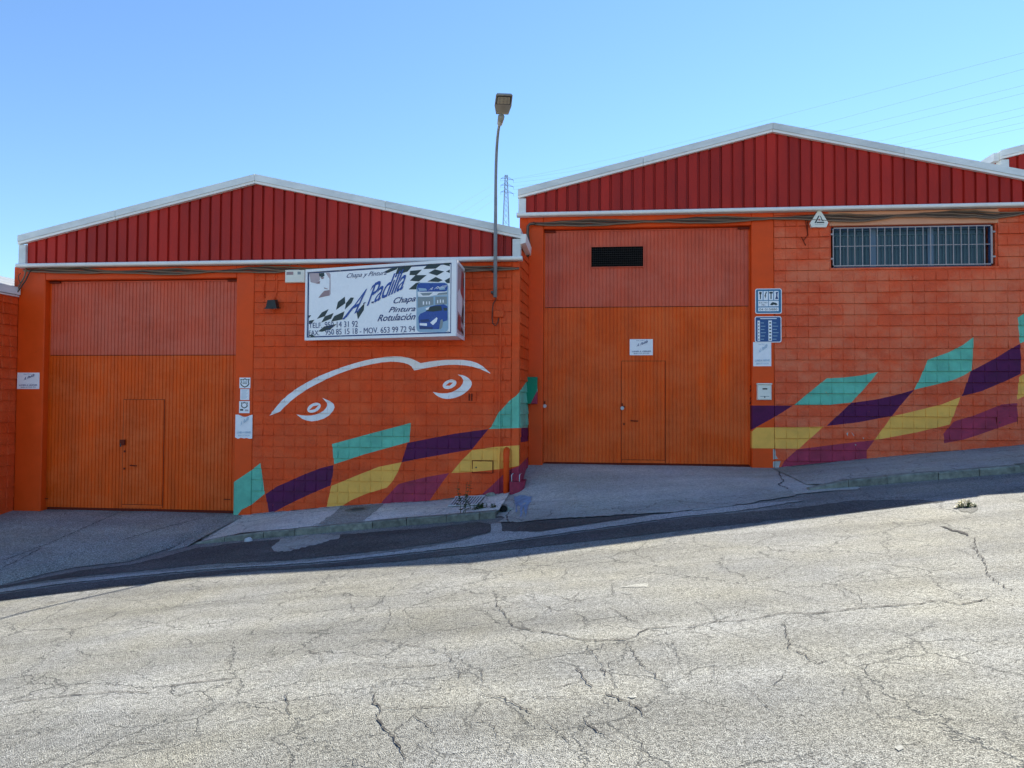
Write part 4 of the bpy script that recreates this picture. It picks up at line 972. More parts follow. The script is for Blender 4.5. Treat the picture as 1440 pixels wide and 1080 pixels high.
# ================================================================== NOTICES AND PLATES
def notice(px0, py0, px1, py1, Y, label, ink, ink2, seed, torn=False, tall=False):
    a = XZ(px0, py0, Y); b = XZ(px1, py1, Y); r = random.Random(seed)
    nx, nzz = 6, 5; V = []
    for j in range(nzz + 1):
        for i in range(nx + 1):
            u, v = i / nx, j / nzz; curl = .004 * math.sin(u * 5 + seed) + .005 * (abs(u - .5) * 2) ** 3 * r.uniform(.3, 1)
            dz = (r.uniform(-.018, .012) if (torn and j == 0) else 0) - (.05 * max(0, 1 - abs(u - .55) * 2.6) if torn and j == nzz else 0)
            V.append((lerp(a[0], b[0], u), Y - .004 - curl, lerp(b[1], a[1], v) + dz))
    mb = MB(); mb.faces(V, [(j * (nx + 1) + i, j * (nx + 1) + i + 1, (j + 1) * (nx + 1) + i + 1, (j + 1) * (nx + 1) + i) for j in range(nzz) for i in range(nx)], 'paper')
    root = thing('paper_notice', label, 'notice', ((a[0] + b[0]) / 2, Y, b[1]), 'white opening-hours notices')
    sheet = mb.build('sheet', root, smooth=True)
    W, H = b[0] - a[0], a[1] - b[1]; y = Y - .0145
    P = lambda u, v: Vector((lerp(a[0], b[0], u), y, lerp(b[1], a[1], v)))
    mb = MB()
    def t(s, u0, v0, u1, v1, h, sh, mt, bold=0): write(mb, s, P(u0, v0), P(u1, v1) - P(u0, v0), Vector((sh * W, 0, h * H)), mt, bold=bold)
    t('Chapa y Pintura', .28, .87, .62, .88, .06, .01, ink)
    t('A.', .3, .52, .40, .58, .2, .05, ink, .01); t('Padilla', .45, .60, .76, .78, .19, .06, ink, .01)
    t('LUNES A VIERNES', .10, .19, .92, .20, .085, 0, ink2, .01); t('DE 8 A 13 Y 15 A 19 H', .18, .07, .84, .08, .07, 0, ink2, .006)
    mb.build('print', sheet, kind='stuff')
    return root
notice(25, 524, 55.5, 547, YL - .016, 'small white notice on the dark pillar left of the lower shed door', 'ink_blue', 'ink_blue', 1)
notice(331.5, 583, 355, 616, YL - .016, 'torn white notice on the pillar right of the lower shed door', 'ink_pale', 'ink_pale', 2, torn=True)
notice(885.5, 477, 918, 499.5, YdR - .004, 'small white notice on the upper shed door above its wicket', 'ink_blue', 'ink_blue', 3)
notice(1059, 481, 1084.5, 515, YR - .016, 'faded white notice below the two blue plates', 'ink_pale', 'ink_pale', 4)
# shield stickers
def shield(mb, cx, cz, w_, h, y, mat):
    pts = [(-.5, .42), (-.22, .36), (0, .5), (.22, .36), (.5, .42), (.42, .1), (.5, -.12), (.3, -.36), (0, -.5), (-.3, -.36), (-.5, -.12), (-.42, .1)]
    mb.poly([(cx + u * w_, y, cz + v * h) for u, v in pts][::-1], mat)
def sticker(px0, py0, px1, py1, label, kind):
    Y = YL - .0155; a = XZ(px0, py0, Y); b = XZ(px1, py1, Y)
    root = thing('sticker', label, 'sticker', ((a[0] + b[0]) / 2, Y, b[1]), 'stickers stacked on the pillar')
    mb = MB(); mb.bbox(a[0], b[0], Y - .004, Y, b[1], a[1], 'paper', .001); sh = mb.build('sheet', root)
    cx, cz, W, H = (a[0] + b[0]) / 2, (a[1] + b[1]) / 2, b[0] - a[0], a[1] - b[1]; mb = MB(); y = Y - .005
    if kind == 0:
        shield(mb, cx, cz, W * .86, H * .9, y, 'ink_dark'); shield(mb, cx, cz, W * .66, H * .68, y - .001, 'print_white')
        for k, v in enumerate((.14, .02, -.1)): mb.poly([(cx - W * .22, y - .002, cz + v * H), (cx + W * .22, y - .002, cz + v * H), (cx + W * .22, y - .002, cz + (v + .06) * H), (cx - W * .22, y - .002, cz + (v + .06) * H)], 'ink_grey' if k < 2 else 'ink_dark')
    elif kind == 1:
        for k in range(9):
            v = .4 - k * .095; mb.poly([(cx - W * .36, y, cz + v * H), (cx + W * (.36 - .1 * (k % 3)), y, cz + v * H), (cx + W * (.36 - .1 * (k % 3)), y, cz + (v + .03) * H), (cx - W * .36, y, cz + (v + .03) * H)], 'ink_pale')
    else:
        shield(mb, cx, cz + H * .16, W * .66, H * .56, y, 'ink_dark'); shield(mb, cx, cz + H * .16, W * .46, H * .38, y - .001, 'print_white')
        mb.poly([(cx - W * .4, y, cz - H * .3), (cx - W * .1, y, cz - H * .3), (cx - W * .1, y, cz - H * .16), (cx - W * .4, y, cz - H * .16)], 'ink_dark')
        mb.poly([(cx + W * .05, y, cz - H * .34), (cx + W * .38, y, cz - H * .34), (cx + W * .38, y, cz - H * .2), (cx + W * .05, y, cz - H * .2)], 'ink_pink')
    mb.build('print', sh, kind='stuff')
sticker(337, 531, 352, 546, 'topmost white sticker with a dark shield on the pillar', 0)
sticker(338, 547, 350.5, 562.5, 'plain printed sticker between the two shield stickers', 1)
sticker(336.5, 564, 351, 581, 'lower sticker with a smaller dark shield above the torn notice', 2)
# blue plates
def plate(px0, py0, px1, py1, label, kind):
    Y = YR - .030; a = XZ(px0, py0, Y); b = XZ(px1, py1, Y); r = .03
    root = thing('wall_plate', label, 'sign', ((a[0] + b[0]) / 2, Y, b[1]), 'blue enamel plates')
    def rr(x0, x1, z0, z1, r, y): return [(x0 + r, y, z0), (x1 - r, y, z0), (x1 - r * .3, y, z0 + r * .3), (x1, y, z0 + r), (x1, y, z1 - r), (x1 - r * .3, y, z1 - r * .3), (x1 - r, y, z1), (x0 + r, y, z1), (x0 + r * .3, y, z1 - r * .3), (x0, y, z1 - r), (x0, y, z0 + r), (x0 + r * .3, y, z0 + r * .3)]
    mb = MB(); mb.prism(rr(a[0], b[0], b[1], a[1], r, Y), (0, .014, 0), 'frame_white'); pl = mb.build('plate', root)
    W, H = b[0] - a[0], a[1] - b[1]; P = lambda u, v, k=1: (a[0] + u * W, Y - .0012 * k, b[1] + v * H)
    def R(mb, u0, v0, u1, v1, mt, k=2): mb.poly([P(u0, v0, k), P(u1, v0, k), P(u1, v1, k), P(u0, v1, k)], mt)
    mb = MB(); i = .03
    mb.poly(rr(a[0] + i * W, b[0] - i * W, b[1] + i * H, a[1] - i * H, r * .8, Y - .0012), 'plate_blue' if kind == 0 else 'plate_blue2')
    if kind == 0:
        for k in range(4): R(mb, .11 + k * .2, .54, .28 + k * .2, .9, 'print_white')
        R(mb, .11, .29, .49, .51, 'print_white'); R(mb, .51, .29, .88, .51, 'print_white'); R(mb, .11, .10, .88, .25, 'print_white')
        R(mb, .175, .58, .215, .8, 'ink_dark', 3); R(mb, .15, .78, .24, .87, 'ink_dark', 3)
        mb.poly([P(.36, .58, 3), P(.42, .72, 3), P(.39, .72, 3), P(.44, .87, 3), P(.40, .87, 3), P(.34, .69, 3), P(.375, .69, 3)], 'ink_dark')
        R(mb, .575, .58, .615, .8, 'ink_dark', 3); R(mb, .53, .8, .66, .87, 'ink_dark', 3)
        mb.poly([P(.75, .58, 3), P(.87, .58, 3), P(.83, .7, 3), P(.84, .8, 3), P(.87, .87, 3), P(.77, .85, 3), P(.79, .75, 3), P(.78, .68, 3)], 'ink_blue')
        mb.poly([P(.56, .35, 3), P(.6, .42, 3), P(.66, .46, 3), P(.8, .42, 3), P(.84, .36, 3), P(.78, .33, 3), P(.7, .36, 3), P(.63, .33, 3)], 'ink_dark')
        write(mb, 'ELECTRO', P(.14, .41, 3), Vector((.32 * W, 0, 0)), Vector((0, 0, .06 * H)), 'ink_dark'); write(mb, 'MEC.', P(.24, .32, 3), Vector((.16 * W, 0, 0)), Vector((0, 0, .06 * H)), 'ink_dark')
        write(mb, '04 015880', P(.15, .13, 3), Vector((.68 * W, 0, 0)), Vector((0, 0, .085 * H)), 'ink_dark')
    else:
        R(mb, .2, .9, .82, .93, 'print_white')
        for c0, c1, t0, t1 in ((.10, .19, .22, .44), (.51, .64, .67, .92)):
            R(mb, c0, .06, c1, .84, 'print_white')
            for k in range(6):
                v = .1 + k * .125; R(mb, c0 + .03, v, c1 - .03, v + .05, 'ink_dark', 3)
                R(mb, t0, v + .01, t0 + (t1 - t0) * (.55 + .4 * ((k * 7) % 5) / 5), v + .035, 'ink_pale', 2)
    mb.build('print', pl, kind='stuff')
plate(1062, 406, 1099.5, 441, 'upper blue plate with white pictogram boxes and a number', 0)
plate(1061.5, 445, 1099, 481.5, 'lower blue plate with two white pictogram columns', 1)

# ================================================================== WALL FITTINGS
# letterbox
Y = YR - .016; a, b = XZ(1063.5, 539, Y), XZ(1084, 562.5, Y)
lb = thing('letterbox', 'cream letterbox on the pillar right of the upper shed door', 'letterbox', ((a[0] + b[0]) / 2, Y, b[1]))
mb = MB(); mb.bbox(a[0] + .005, b[0] - .005, Y - .09, Y, b[1], a[1] - .03, 'cream', .012); mb.build('box', lb)
mb = MB(); mb.bbox(a[0] - .004, b[0] + .004, Y - .105, Y, a[1] - .028, a[1], 'cream', .008); mb.build('lid', lb)
W = b[0] - a[0]; H = a[1] - b[1]; mb = MB(); mb.box(a[0] + W * .36, a[0] + W * .68, Y - .093, Y - .089, b[1] + H * .62, b[1] + H * .70, 'black'); mb.build('name_window', lb)
mb = MB(); mb.box(a[0] + W * .2, a[0] + W * .82, Y - .0925, Y - .089, b[1] + H * .2, b[1] + H * .23, 'ink_grey'); mb.tube([(a[0] + W * .5, Y - .095, b[1] + H * .17), (a[0] + W * .5, Y - .088, b[1] + H * .17)], .012, 'iron', 8); mb.build('lock', lb)
# alarm siren
Y = YR - .02; rt = thing('alarm_siren', 'white six-sided alarm box with a black triangle under the white trim', 'alarm', (onY(1150, 318, Y).x, Y, onY(1150, 318, Y).z))
def az(x, y, off): return Vector((*[onY(1125 + x / 26.18, 290 + y / 26.18, Y).x], Y - off, onY(1125 + x / 26.18, 290 + y / 26.18, Y).z))
hexa = [(620, 205), (725, 205), (1000, 640), (930, 800), (395, 800), (330, 650)]
mb = MB(); mb.prism([az(x, y, .07) for x, y in hexa][::-1], (0, .07, 0), 'cream'); sb_ = mb.build('case', rt)
mb = MB()
for pl in ([(490, 650), (635, 385), (680, 385), (545, 650)], [(690, 385), (720, 395), (790, 545), (830, 560), (820, 575), (770, 575)], [(570, 610), (850, 605), (850, 650), (575, 652)]): mb.poly([az(x, y, .0715) for x, y in pl], 'black')
mb.poly([az(x, y, .0715) for x, y in ell(668, 535, 32, 36, 0, 10)], 'ink_red'); write(mb, 'SEGURIDAD', az(520, 715, .0715), az(830, 715, 0) - az(520, 715, 0), az(520, 685, 0) - az(520, 715, 0), 'ink_grey')
mb.build('emblem', sb_)
# floodlight
Y = YL - .012; p = onY(384, 428, Y - .1)
fl = thing('floodlight', 'small black floodlight on the block wall right of the lower shed door', 'floodlight', (p.x, Y, p.z))
mb = MB(); mb.prism([(p.x - .075, Y - .05, p.z + .09), (p.x + .06, Y - .05, p.z + .09), (p.x + .095, Y - .05, p.z - .05), (p.x - .11, Y - .05, p.z - .05)], (0, -.12, -.02), 'black'); mb.build('housing', fl)
mb = MB(); mb.prism([(p.x - .12, Y - .03, p.z - .045), (p.x + .11, Y - .03, p.z - .045), (p.x + .11, Y - .2, p.z - .075), (p.x - .12, Y - .2, p.z - .075)], (0, 0, -.018), 'black'); mb.build('visor', fl)
mb = MB(); mb.box(p.x - .02, p.x + .02, Y - .06, Y + .01, p.z - .02, p.z + .05, 'iron'); mb.build('bracket', fl)
# white control box
Y = YL - .012; a, b = XZ(401, 379.5, Y - .08), XZ(428.5, 397, Y - .08)
cb = thing('control_box', 'cream control box just left of the big sign', 'electrical box', ((a[0] + b[0]) / 2, Y, b[1]))
mb = MB(); mb.bbox(a[0], b[0], Y - .085, Y, b[1], a[1], 'cream', .01); mb.build('case', cb)
W = b[0] - a[0]; H = a[1] - b[1]; mb = MB(); mb.box(a[0] + W * .08, a[0] + W * .42, Y - .088, Y - .084, b[1] + H * .6, b[1] + H * .84, 'ink_skin'); mb.box(a[0] + W * .64, a[0] + W * .8, Y - .088, Y - .084, b[1] + H * .62, b[1] + H * .84, 'ink_grey'); mb.build('display', cb)

# street lamp on its wall pole
lamp = thing('street_lamp', 'grey street lamp on a slim pole fixed to the lower shed wall', 'street lamp', (onY(696, 418, YL - .2).x, YL - .2, onY(696, 418, YL - .2).z))
yp = YL - .24; p0 = onY(696.3, 418, yp); x0 = p0.x
z_b = onY(695.5, 262, yp).z
path = [(x0, yp, p0.z), (x0, yp, z_b - .6), (x0, yp, z_b)]
e = onY(703.3, 172, YL - 1.0)
c1 = Vector((x0, yp, z_b + .9))
for i in range(1, 9):
    t = i / 8; q = Vector((x0, yp, z_b)) * (1 - t) ** 2 + c1 * 2 * t * (1 - t) + e * t * t; path.append(tuple(q))
mb = MB(); mb.tube(path, [.034, .031, .028] + [.0275 - .0008 * i for i in range(8)], 'galv', 14); mb.build('pole', lamp, smooth=True)
adir = (Vector(path[-1]) - Vector(path[-3])).normalized()
h0 = Vector(path[-1]); mb = MB(); mb.tube([h0 - adir * .05, h0 + adir * .2], [.045, .055], 'lampgrey', 10); mb.build('collar', lamp, smooth=True)
# lamp head lying towards the street
hA = onY(706.2, 161, YL - 1.12); hB = onY(708.8, 133.5, YL - 1.62)
hd = (hB - hA); hl = hd.length; hd.normalize(); hs = Vector((1, .04, .02)); hs = (hs - hd * hs.dot(hd)).normalized(); hn = hs.cross(hd).normalized()
if hn.z < 0: hn = -hn
def hp(u, v, w_): return hA + hd * (u * hl) + hs * v + hn * w_
lower = [(0, -.10, 0), (0, .10, 0), (.45, .135, 0), (1, .135, 0), (1.0, -.125, 0), (.45, -.135, 0)]
upper = [(0.02, -.08, .07), (0.02, .08, .07), (.45, .115, .09), (.97, .115, .04), (.97, -.105, .04), (.45, -.115, .09)]
mb = MB(); v = [hp(*q_) for q_ in lower + upper]; mb.faces(v, [(0, 1, 2, 3, 4, 5), (11, 10, 9, 8, 7, 6)] + [((i + 1) % 6, i, 6 + i, 6 + (i + 1) % 6) for i in range(6)], 'lampgrey'); head = mb.build('lamp_head', lamp)
mb = MB(); fr_ = [(.53, -.118), (.53, .118), (.95, .118), (.95, -.108)]; mb.poly([hp(a_, b_, -.004) for a_, b_ in fr_], 'black'); mb.poly([hp(a_, b_, -.008) for a_, b_ in [(.57, -.1), (.57, .1), (.92, .1), (.92, -.09)]], 'led'); lens = mb.build('lens', head)
mb = MB()
for i in range(4):
    for j in range(3):
        c = hp(.615 + .085 * i, -.06 + .06 * j, -.012); mb.prism([c + hd * .012 + hs * .014, c - hd * .012 + hs * .014, c - hd * .012 - hs * .014, c + hd * .012 - hs * .014], hn * .003, 'lampgrey')
mb.build('led_grid', lens)
for py in (379, 411):
    p = onY(693, py, yp); mb = MB(); mb.box(p.x - .03, p.x + .02, yp - .03, YL, p.z - .02, p.z + .02, 'iron'); mb.tube([(p.x - .035, yp, p.z), (p.x + .07, yp, p.z)], .012, 'iron', 6); mb.build('wall_bracket', lamp)

# junction box and conduit below the lamp
Y = YL - .012; a, b = XZ(694.5, 437, Y), XZ(708.5, 446.5, Y)
jb = thing('junction_box', 'orange painted junction box and conduit running down under the street lamp', 'electrical box', ((a[0] + b[0]) / 2, Y, b[1]))
mb = MB(); mb.bbox(a[0], b[0], Y - .075, Y, b[1], a[1], 'wall', .01); mb.build('box', jb)
cx0 = onY(703.2, 480, Y).x; zc = interp(cx0, LBASE)
mbt = MB(); mbt.tube([(cx0 + .0, Y - .022, b[1] + .01)] + [(cx0 + .004 * math.sin(i), Y - .022, lerp(b[1], zc - .05, i / 12)) for i in range(1, 13)], .018, 'wall', 8)
bm = bmesh.new(); me = bpy.data.meshes.new('conduit'); me.from_pydata(mbt.v, [], mbt.f); bm.from_mesh(me); mural_cut(bm, [q_ for q_ in ML if q_[0] in (T, YE, MA)], 0); bm.to_mesh(me); bm.free()
for nme in MURAL: me.materials.append(M[nme])
link('conduit', me, jb)
mb = MB(); mb.tube([tuple(onY(x, y, Y - .05)) for x, y in ((697, 418), (697.5, 421), (693.5, 427), (692.6, 436), (692, 447), (693, 455), (697, 458), (700, 454), (701, 447))], .009, 'cable', 6); mb.build('loop_cable', jb, smooth=True)

# vent plate, meter hatch, painted down pipe
Y = YL - .012; a, b = XZ(656, 551, Y), XZ(670, 566, Y)
vp = thing('vent_plate', 'small square orange vent cover below the right painted eye', 'vent', ((a[0] + b[0]) / 2, Y, b[1]))
mb = MB(); mb.bbox(a[0], b[0], Y - .016, Y + .01, b[1], a[1], 'wall', .004); pl = mb.build('cover', vp)
for t_ in (.38, .62, .86):
    x = lerp(a[0], b[0], t_ - .08); mb = MB(); mb.box(x - .012, x + .012, Y - .024, Y - .012, b[1] + .03, a[1] - .03, 'door_dark' if t_ < .8 else 'wall'); mb.build('slot', pl)
a, b = XZ(665, 648.5, Y), XZ(692.5, 664.5, Y)
mh = thing('meter_hatch', 'flush meter hatch painted yellow and orange low on the mural wall', 'hatch', ((a[0] + b[0]) / 2, Y, b[1]))
mb = MB(); mb.box(a[0] - .014, b[0] + .014, Y - .009, Y + .01, b[1] - .012, a[1] + .014, 'door_dark'); mb.build('frame', mh)
hb = painted_box('cover', mh, a[0], b[0], Y - .017, Y + .01, b[1], a[1], 'wall', ML, .003)
mb = MB(); p = onY(669.5, 657.3, Y - .02); mb.tube([(p.x, Y - .024, p.z), (p.x, Y - .01, p.z)], .014, 'iron', 8); mb.build('lock', mh)
a, b = XZ(1402, 586, YR - .012), XZ(1430, 602, YR - .012)
mh = thing('meter_hatch', 'flush meter hatch painted magenta and orange under the purple check at the right edge', 'hatch', ((a[0] + b[0]) / 2, YR, b[1]))
mb = MB(); mb.box(a[0] - .01, b[0] + .012, YR - .018, YR + .01, b[1] - .01, a[1] + .012, 'door_dark'); mb.build('frame', mh)
painted_box('cover', mh, a[0], b[0], YR - .026, YR + .01, b[1], a[1], 'wall_r', MR, .003)
mb = MB(); p = onY(1405.5, 594, YR - .02); mb.tube([(p.x, YR - .033, p.z), (p.x, YR - .018, p.z)], .012, 'iron', 8); mb.build('lock', mh)
px_, pz = onY(712, 640, YL - .09).x, onY(712, 634, YL - .09).z; zb_ = lp_z(-1.5, 13.2)
dp = thing('down_pipe', 'thick orange down pipe with a rounded elbow at the corner of the mural wall', 'pipe', (px_, YL - .08, zb_))
mb = MB(); mb.tube([(px_, YL - .085, zb_ - .05), (px_, YL - .085, pz - .16), (px_, YL - .085, pz - .06), (px_, YL - .06, pz - .01), (px_, YL + .0, pz + .01)], [.052, .052, .056, .056, .056], 'pil', 16); mb.build('pipe', dp, smooth=True)
mb = MB(); mb.tube([(px_, YL - .085, pz - .2), (px_, YL - .085, pz - .17)], .058, 'pil', 16); mb.build('collar', dp)
# magenta corner guard with two steel loops
gx0, gx1 = onY(717, 684, YL - .15).x, onY(737, 684, YL - .15).x; gz0 = interp(gx1, LBASE) - .12; gz1 = onY(727, 677.5, YL - .15).z
gd = thing('corner_guard', 'low magenta painted concrete guard at the foot of the wall corner', 'guard', ((gx0 + gx1) / 2, YL - .1, gz0))
mb = MB(); n = 8; out = [(gx0, YL - .02), (gx0, YL - .20)] + [(gx1 - .09 + .09 * math.sin(math.pi / 2 * i / n), YL - .20 + .12 * (1 - math.cos(math.pi / 2 * i / n))) for i in range(n + 1)] + [(gx1, YL + .35), (gx1 - .05, YL + .35)]
mb.prism([(x, y, gz0 - .1) for x, y in out], (0, 0, gz1 - gz0 + .1), 'magenta'); mb.build('base', gd)
for x in (gx0 + .03, gx1 - .08):
    zt = gz1 + .13; mb = MB(); mb.tube([(x, YL - .15, gz1 - .02), (x, YL - .15, zt - .02), (x + .01, YL - .11, zt), (x + .015, YL - .02, zt)], .008, 'bolt', 6); mb.build('steel_loop', gd, smooth=True)
# green box with magenta corner
Y = YR - .2; a, b = XZ(739.5, 530, Y), XZ(755, 568, Y)
gb = thing('meter_box', 'green meter box with a magenta corner between the two sheds', 'electrical box', ((a[0] + b[0]) / 2, Y, b[1]))
mb = MB(); mb.bbox(a[0], b[0], Y, YR - .016, b[1], a[1], 'greenbox', .012)
bm = bmesh.new(); me = bpy.data.meshes.new('case'); me.from_pydata(mb.v, [], mb.f); bm.from_mesh(me)
mural_cut(bm, [(1, [XZ(747, 566, Y), XZ(756, 548, Y), XZ(757, 570, Y), XZ(746, 570, Y)])], 0); bm.to_mesh(me); bm.free(); me.materials.append(M['greenbox']); me.materials.append(M['magenta']); link('case', me, gb)
mb = MB(); mb.box(b[0] - .012, b[0] + .006, Y + .02, Y + .05, (a[1] + b[1]) / 2 - .03, (a[1] + b[1]) / 2 + .03, 'bolt'); mb.build('latch', gb)
mb = MB(); xx = onY(744, 600, YR - .04).x; mb.tube([(xx, YR - .04, b[1] + .02), (xx, YR - .04, .5)], .016, 'pil', 8); mb.build('conduit', gb)

# ================================================================== CABLES
CR = random.Random(3)
def cable(pts, Y, r, mat='cable', sag=.0):
    out = []
    for (a, b) in zip(pts, pts[1:]):
        n = max(2, int(abs(b[0] - a[0]) / 9))
        for i in range(n):
            t = i / n; out.append(onY(lerp(a[0], b[0], t), lerp(a[1], b[1], t) + sag * 4 * t * (1 - t) + CR.uniform(-.25, .25), Y))
    out.append(onY(*pts[-1], Y)); return out
def bundle(label, runs, Y, loc):
    t_ = thing('cable_bundle', label, 'cables', loc)
    for k, (pts, sag, r, mt) in enumerate(runs):
        mb = MB(); mb.tube(cable(pts, Y - .012 * k, r, mt, sag), r, mt, 6); mb.build('cable', t_, smooth=True)
xl = [33, 60, 110, 150, 200, 250, 300, 350, 375, 400, 430, 480, 560, 640, 690, 730]
runs = []
for k in range(5):
    pts = []
    for x in xl:
        base = 380.2 + 2.2 * math.sin(x * .045 + k * .9) + (k - 2) * 1.1 + (2.5 if 110 < x < 330 else 0) - (x - 33) * .004
        pts.append((x, base))
    runs.append((pts, .6, .014, 'cable' if k % 2 else 'cable2'))
runs.append(([(37, 377), (34, 390), (27, 402), (22, 412), (18, 420)], 0, .014, 'cable2')); runs.append(([(44, 378), (36, 394), (28, 406), (20, 417)], 0, .012, 'cable')); runs.append(([(29, 384), (26, 388), (26.5, 393), (28.5, 398)], 0, .007, 'cable'))
bundle('tangle of dusty cables sagging under the white trim of the lower shed', runs, YL - .035, (-6, YL - .05, 4.0))
runs = []
xr = [752, 790, 830, 865, 905, 940, 980, 1020, 1060, 1085, 1120, 1150, 1190, 1215, 1260, 1300, 1340, 1370, 1400, 1445, 1480]
for k in range(5):
    pts = []
    for x in xr:
        base = 314.8 - (x - 752) * .0235 + 2.0 * math.sin(x * .036 + k * .8) + (k - 2) * 1.2 + (2.5 * math.exp(-((x - 1215) / 35) ** 2) + 3.5 * math.exp(-((x - 1405) / 25) ** 2)) * (.4 + .3 * k)
        pts.append((x, base))
    runs.append((pts, .5, .015, 'cable' if k % 2 else 'cable2'))
for k in range(3): runs.append(([(752, 313 + k), (745, 314 + k), (741.5 + k, 318), (741 + k, 330), (743 + k, 342), (743 + k, 352), (741 + k * 1.5, 358), (737, 366 + k), (731, 371 + k), (722, 373 + k)], 0, .013, 'cable' if k != 1 else 'cable2'))
bundle('tangle of dusty cables sagging under the white trim of the upper shed', runs, YR - .03, (3, YR - .05, 5.0))
def thin(name, label, runs, Y, mat, r):
    t_ = thing(name, label, 'wire', tuple(onY(*runs[0][0], Y)))
    for pts in runs:
        mb = MB(); mb.tube(cable(pts, Y, r, mat), r, mat, 6); mb.build('wire', t_, smooth=True)
thin('wire_run', 'orange painted wires dropping from the cables to the floodlight', [[(372.5, 380), (373, 388), (371.5, 400), (370.5, 409), (371.3, 417)], [(389, 382), (389.6, 395), (389.5, 408), (388, 415), (386, 421)], [(371, 416), (371.3, 419)]], YL - .022, 'wall', .012)
thin('wire_run', 'pale wires looping from the cream control box up to the white trim', [[(404, 378), (408, 373), (413, 370)], [(416, 370), (424, 376), (431, 379)]], YL - .06, 'cable2', .006)
thin('wire_run', 'rusty coloured wires hanging from the cables left of the alarm box', [[(1132, 305), (1134, 318), (1136, 330), (1130, 338), (1127, 333), (1133, 345)], [(1136, 307), (1135.5, 332)]], YR - .03, 'door_dark', .007)

# ================================================================== GROUND FITTINGS AND PLANTS
# round cover
c = onS(503, 716.5, lp_z); mc = thing('manhole_cover', 'small round iron cover in the lower pavement', 'manhole cover', tuple(c))
def disc(mb, c, r0, r1, z, mat, n=28, fz=lp_z):
    V = []
    for i in range(n):
        a_ = 2 * math.pi * i / n
        for r_ in (r0, r1): x, y = c.x + r_ * math.cos(a_), c.y + r_ * math.sin(a_); V.append((x, y, fz(x, y) + z))
    mb.faces(V, [(2 * i, 2 * i + 1, (2 * i + 3) % (2 * n), (2 * i + 2) % (2 * n)) for i in range(n)], mat)
mb = MB(); disc(mb, c, .13, .22, .009, 'kerb'); mb.build('rim', mc)
mb = MB(); disc(mb, c, .002, .125, .011, 'iron')
for k in (-.07, -.035, 0, .035, .07): mb.box(c.x - .08, c.x + .08, c.y + k - .008, c.y + k + .008, lp_z(c.x, c.y) + .008, lp_z(c.x, c.y) + .022, 'iron')
mb.build('lid', mc)
# drain grate
q_ = [onS(x, y, lp_z) for x, y in ((630, 713), (672, 711), (682, 699), (640, 700))]
dg_ = thing('drain_grate', 'metal drain grate set in the broken pavement by the weed', 'drain', tuple(sum(q_, Vector()) / 4))
mb = MB(); mb.prism([p + Vector((0, 0, .006)) for p in q_], (0, 0, .002), 'soil'); mb.build('pit', dg_)
for i in range(11):
    t0 = (i + .2) / 11; t1 = (i + .75) / 11
    A = [q_[0].lerp(q_[1], t0), q_[0].lerp(q_[1], t1), q_[3].lerp(q_[2], t1), q_[3].lerp(q_[2], t0)]
    mb = MB(); mb.prism([p + Vector((0, 0, .011)) for p in A], (0, 0, .014), 'stone'); mb.build('grate_bar', dg_)
for s0, s1 in ((0, 1), (3, 2)):
    d_ = (q_[3] - q_[0]).normalized() * .02; A = [q_[s0] - d_, q_[s1] - d_, q_[s1] + d_, q_[s0] + d_]; mb = MB(); mb.prism([p + Vector((0, 0, .012)) for p in A], (0, 0, .016), 'stone'); mb.build('rail', dg_)
# loose stones and broken concrete
def rock(px, py, fz, sx_, sy_, sz_, label, mat, seed, group=None, name='stone'):
    c = onS(px, py, fz); bm = bmesh.new(); bmesh.ops.create_icosphere(bm, subdivisions=2, radius=1)
    for v in bm.verts:
        n_ = noise.noise(v.co * 1.4 + Vector((seed * 3.1, 0, 0))); v.co *= 1 + .3 * n_
        v.co.x *= sx_; v.co.y *= sy_; v.co.z = max(v.co.z, -.4) * sz_
    bm.transform(Matrix.Translation(c)); me = bpy.data.meshes.new(name); bm.to_mesh(me); bm.free(); me.materials.append(M[mat])
    return link(name, me, None, label=label, category='stone', group=group)
rock(349.5, 761, lambda x, y: road_z(x, y), .07, .06, .06, 'pale round stone lying against the lower kerb', 'stone', 1)
rock(636, 699, lp_z, .13, .07, .05, 'broken concrete lump left behind the drain grate', 'kerb', 2, 'lumps along the wall foot'); rock(668, 694.5, lp_z, .12, .06, .05, 'broken concrete lump behind the drain grate', 'kerb', 3, 'lumps along the wall foot')
rock(691, 697, lp_z, .10, .07, .06, 'broken concrete lump beside the orange down pipe', 'kerb', 4, 'lumps along the wall foot')
# drain outlet at the kerb end
c = onS(706, 722, lambda x, y: road_z(x, y)); po = thing('drain_outlet', 'round drain outlet in a grey concrete mound at the kerb end', 'drain', tuple(c))
mb = MB(); top = onS(708, 700, lp_z); V = []; n = 14
for j in range(6):
    t_ = j / 5
    for i in range(n + 1):
        a_ = math.pi * (i / n) - .25; rr_ = .19 * (1 - .15 * t_)
        V.append((c.x + .02 + rr_ * math.cos(a_) * 1.1, lerp(c.y + .02, top.y + .3, t_), lerp(c.z - .06, top.z - .06, t_) + max(0, rr_ * math.sin(a_)) * (.95 - .5 * t_)))
mb.faces(V, [(j * (n + 1) + i, j * (n + 1) + i + 1, (j + 1) * (n + 1) + i + 1, (j + 1) * (n + 1) + i) for j in range(5) for i in range(n)], 'pave2'); mb.poly([V[i] for i in range(n + 1)], 'pave2'); mb.build('mound', po, smooth=False)
pc = onS(708, 715, lambda x, y: road_z(x, y) + .07); pc = Vector((onY(708, 716, c.y - .01).x, c.y - .012, onY(708, 716, c.y - .01).z))
mb = MB(); mb.tube([pc + Vector((0, -.02, 0)), pc + Vector((0, .1, .01))], .068, 'kerb', 16, cap=False); mb.tube([pc + Vector((0, -.006, 0)), pc + Vector((0, .1, .01))], .055, 'black', 16); mb.build('pipe_mouth', po)
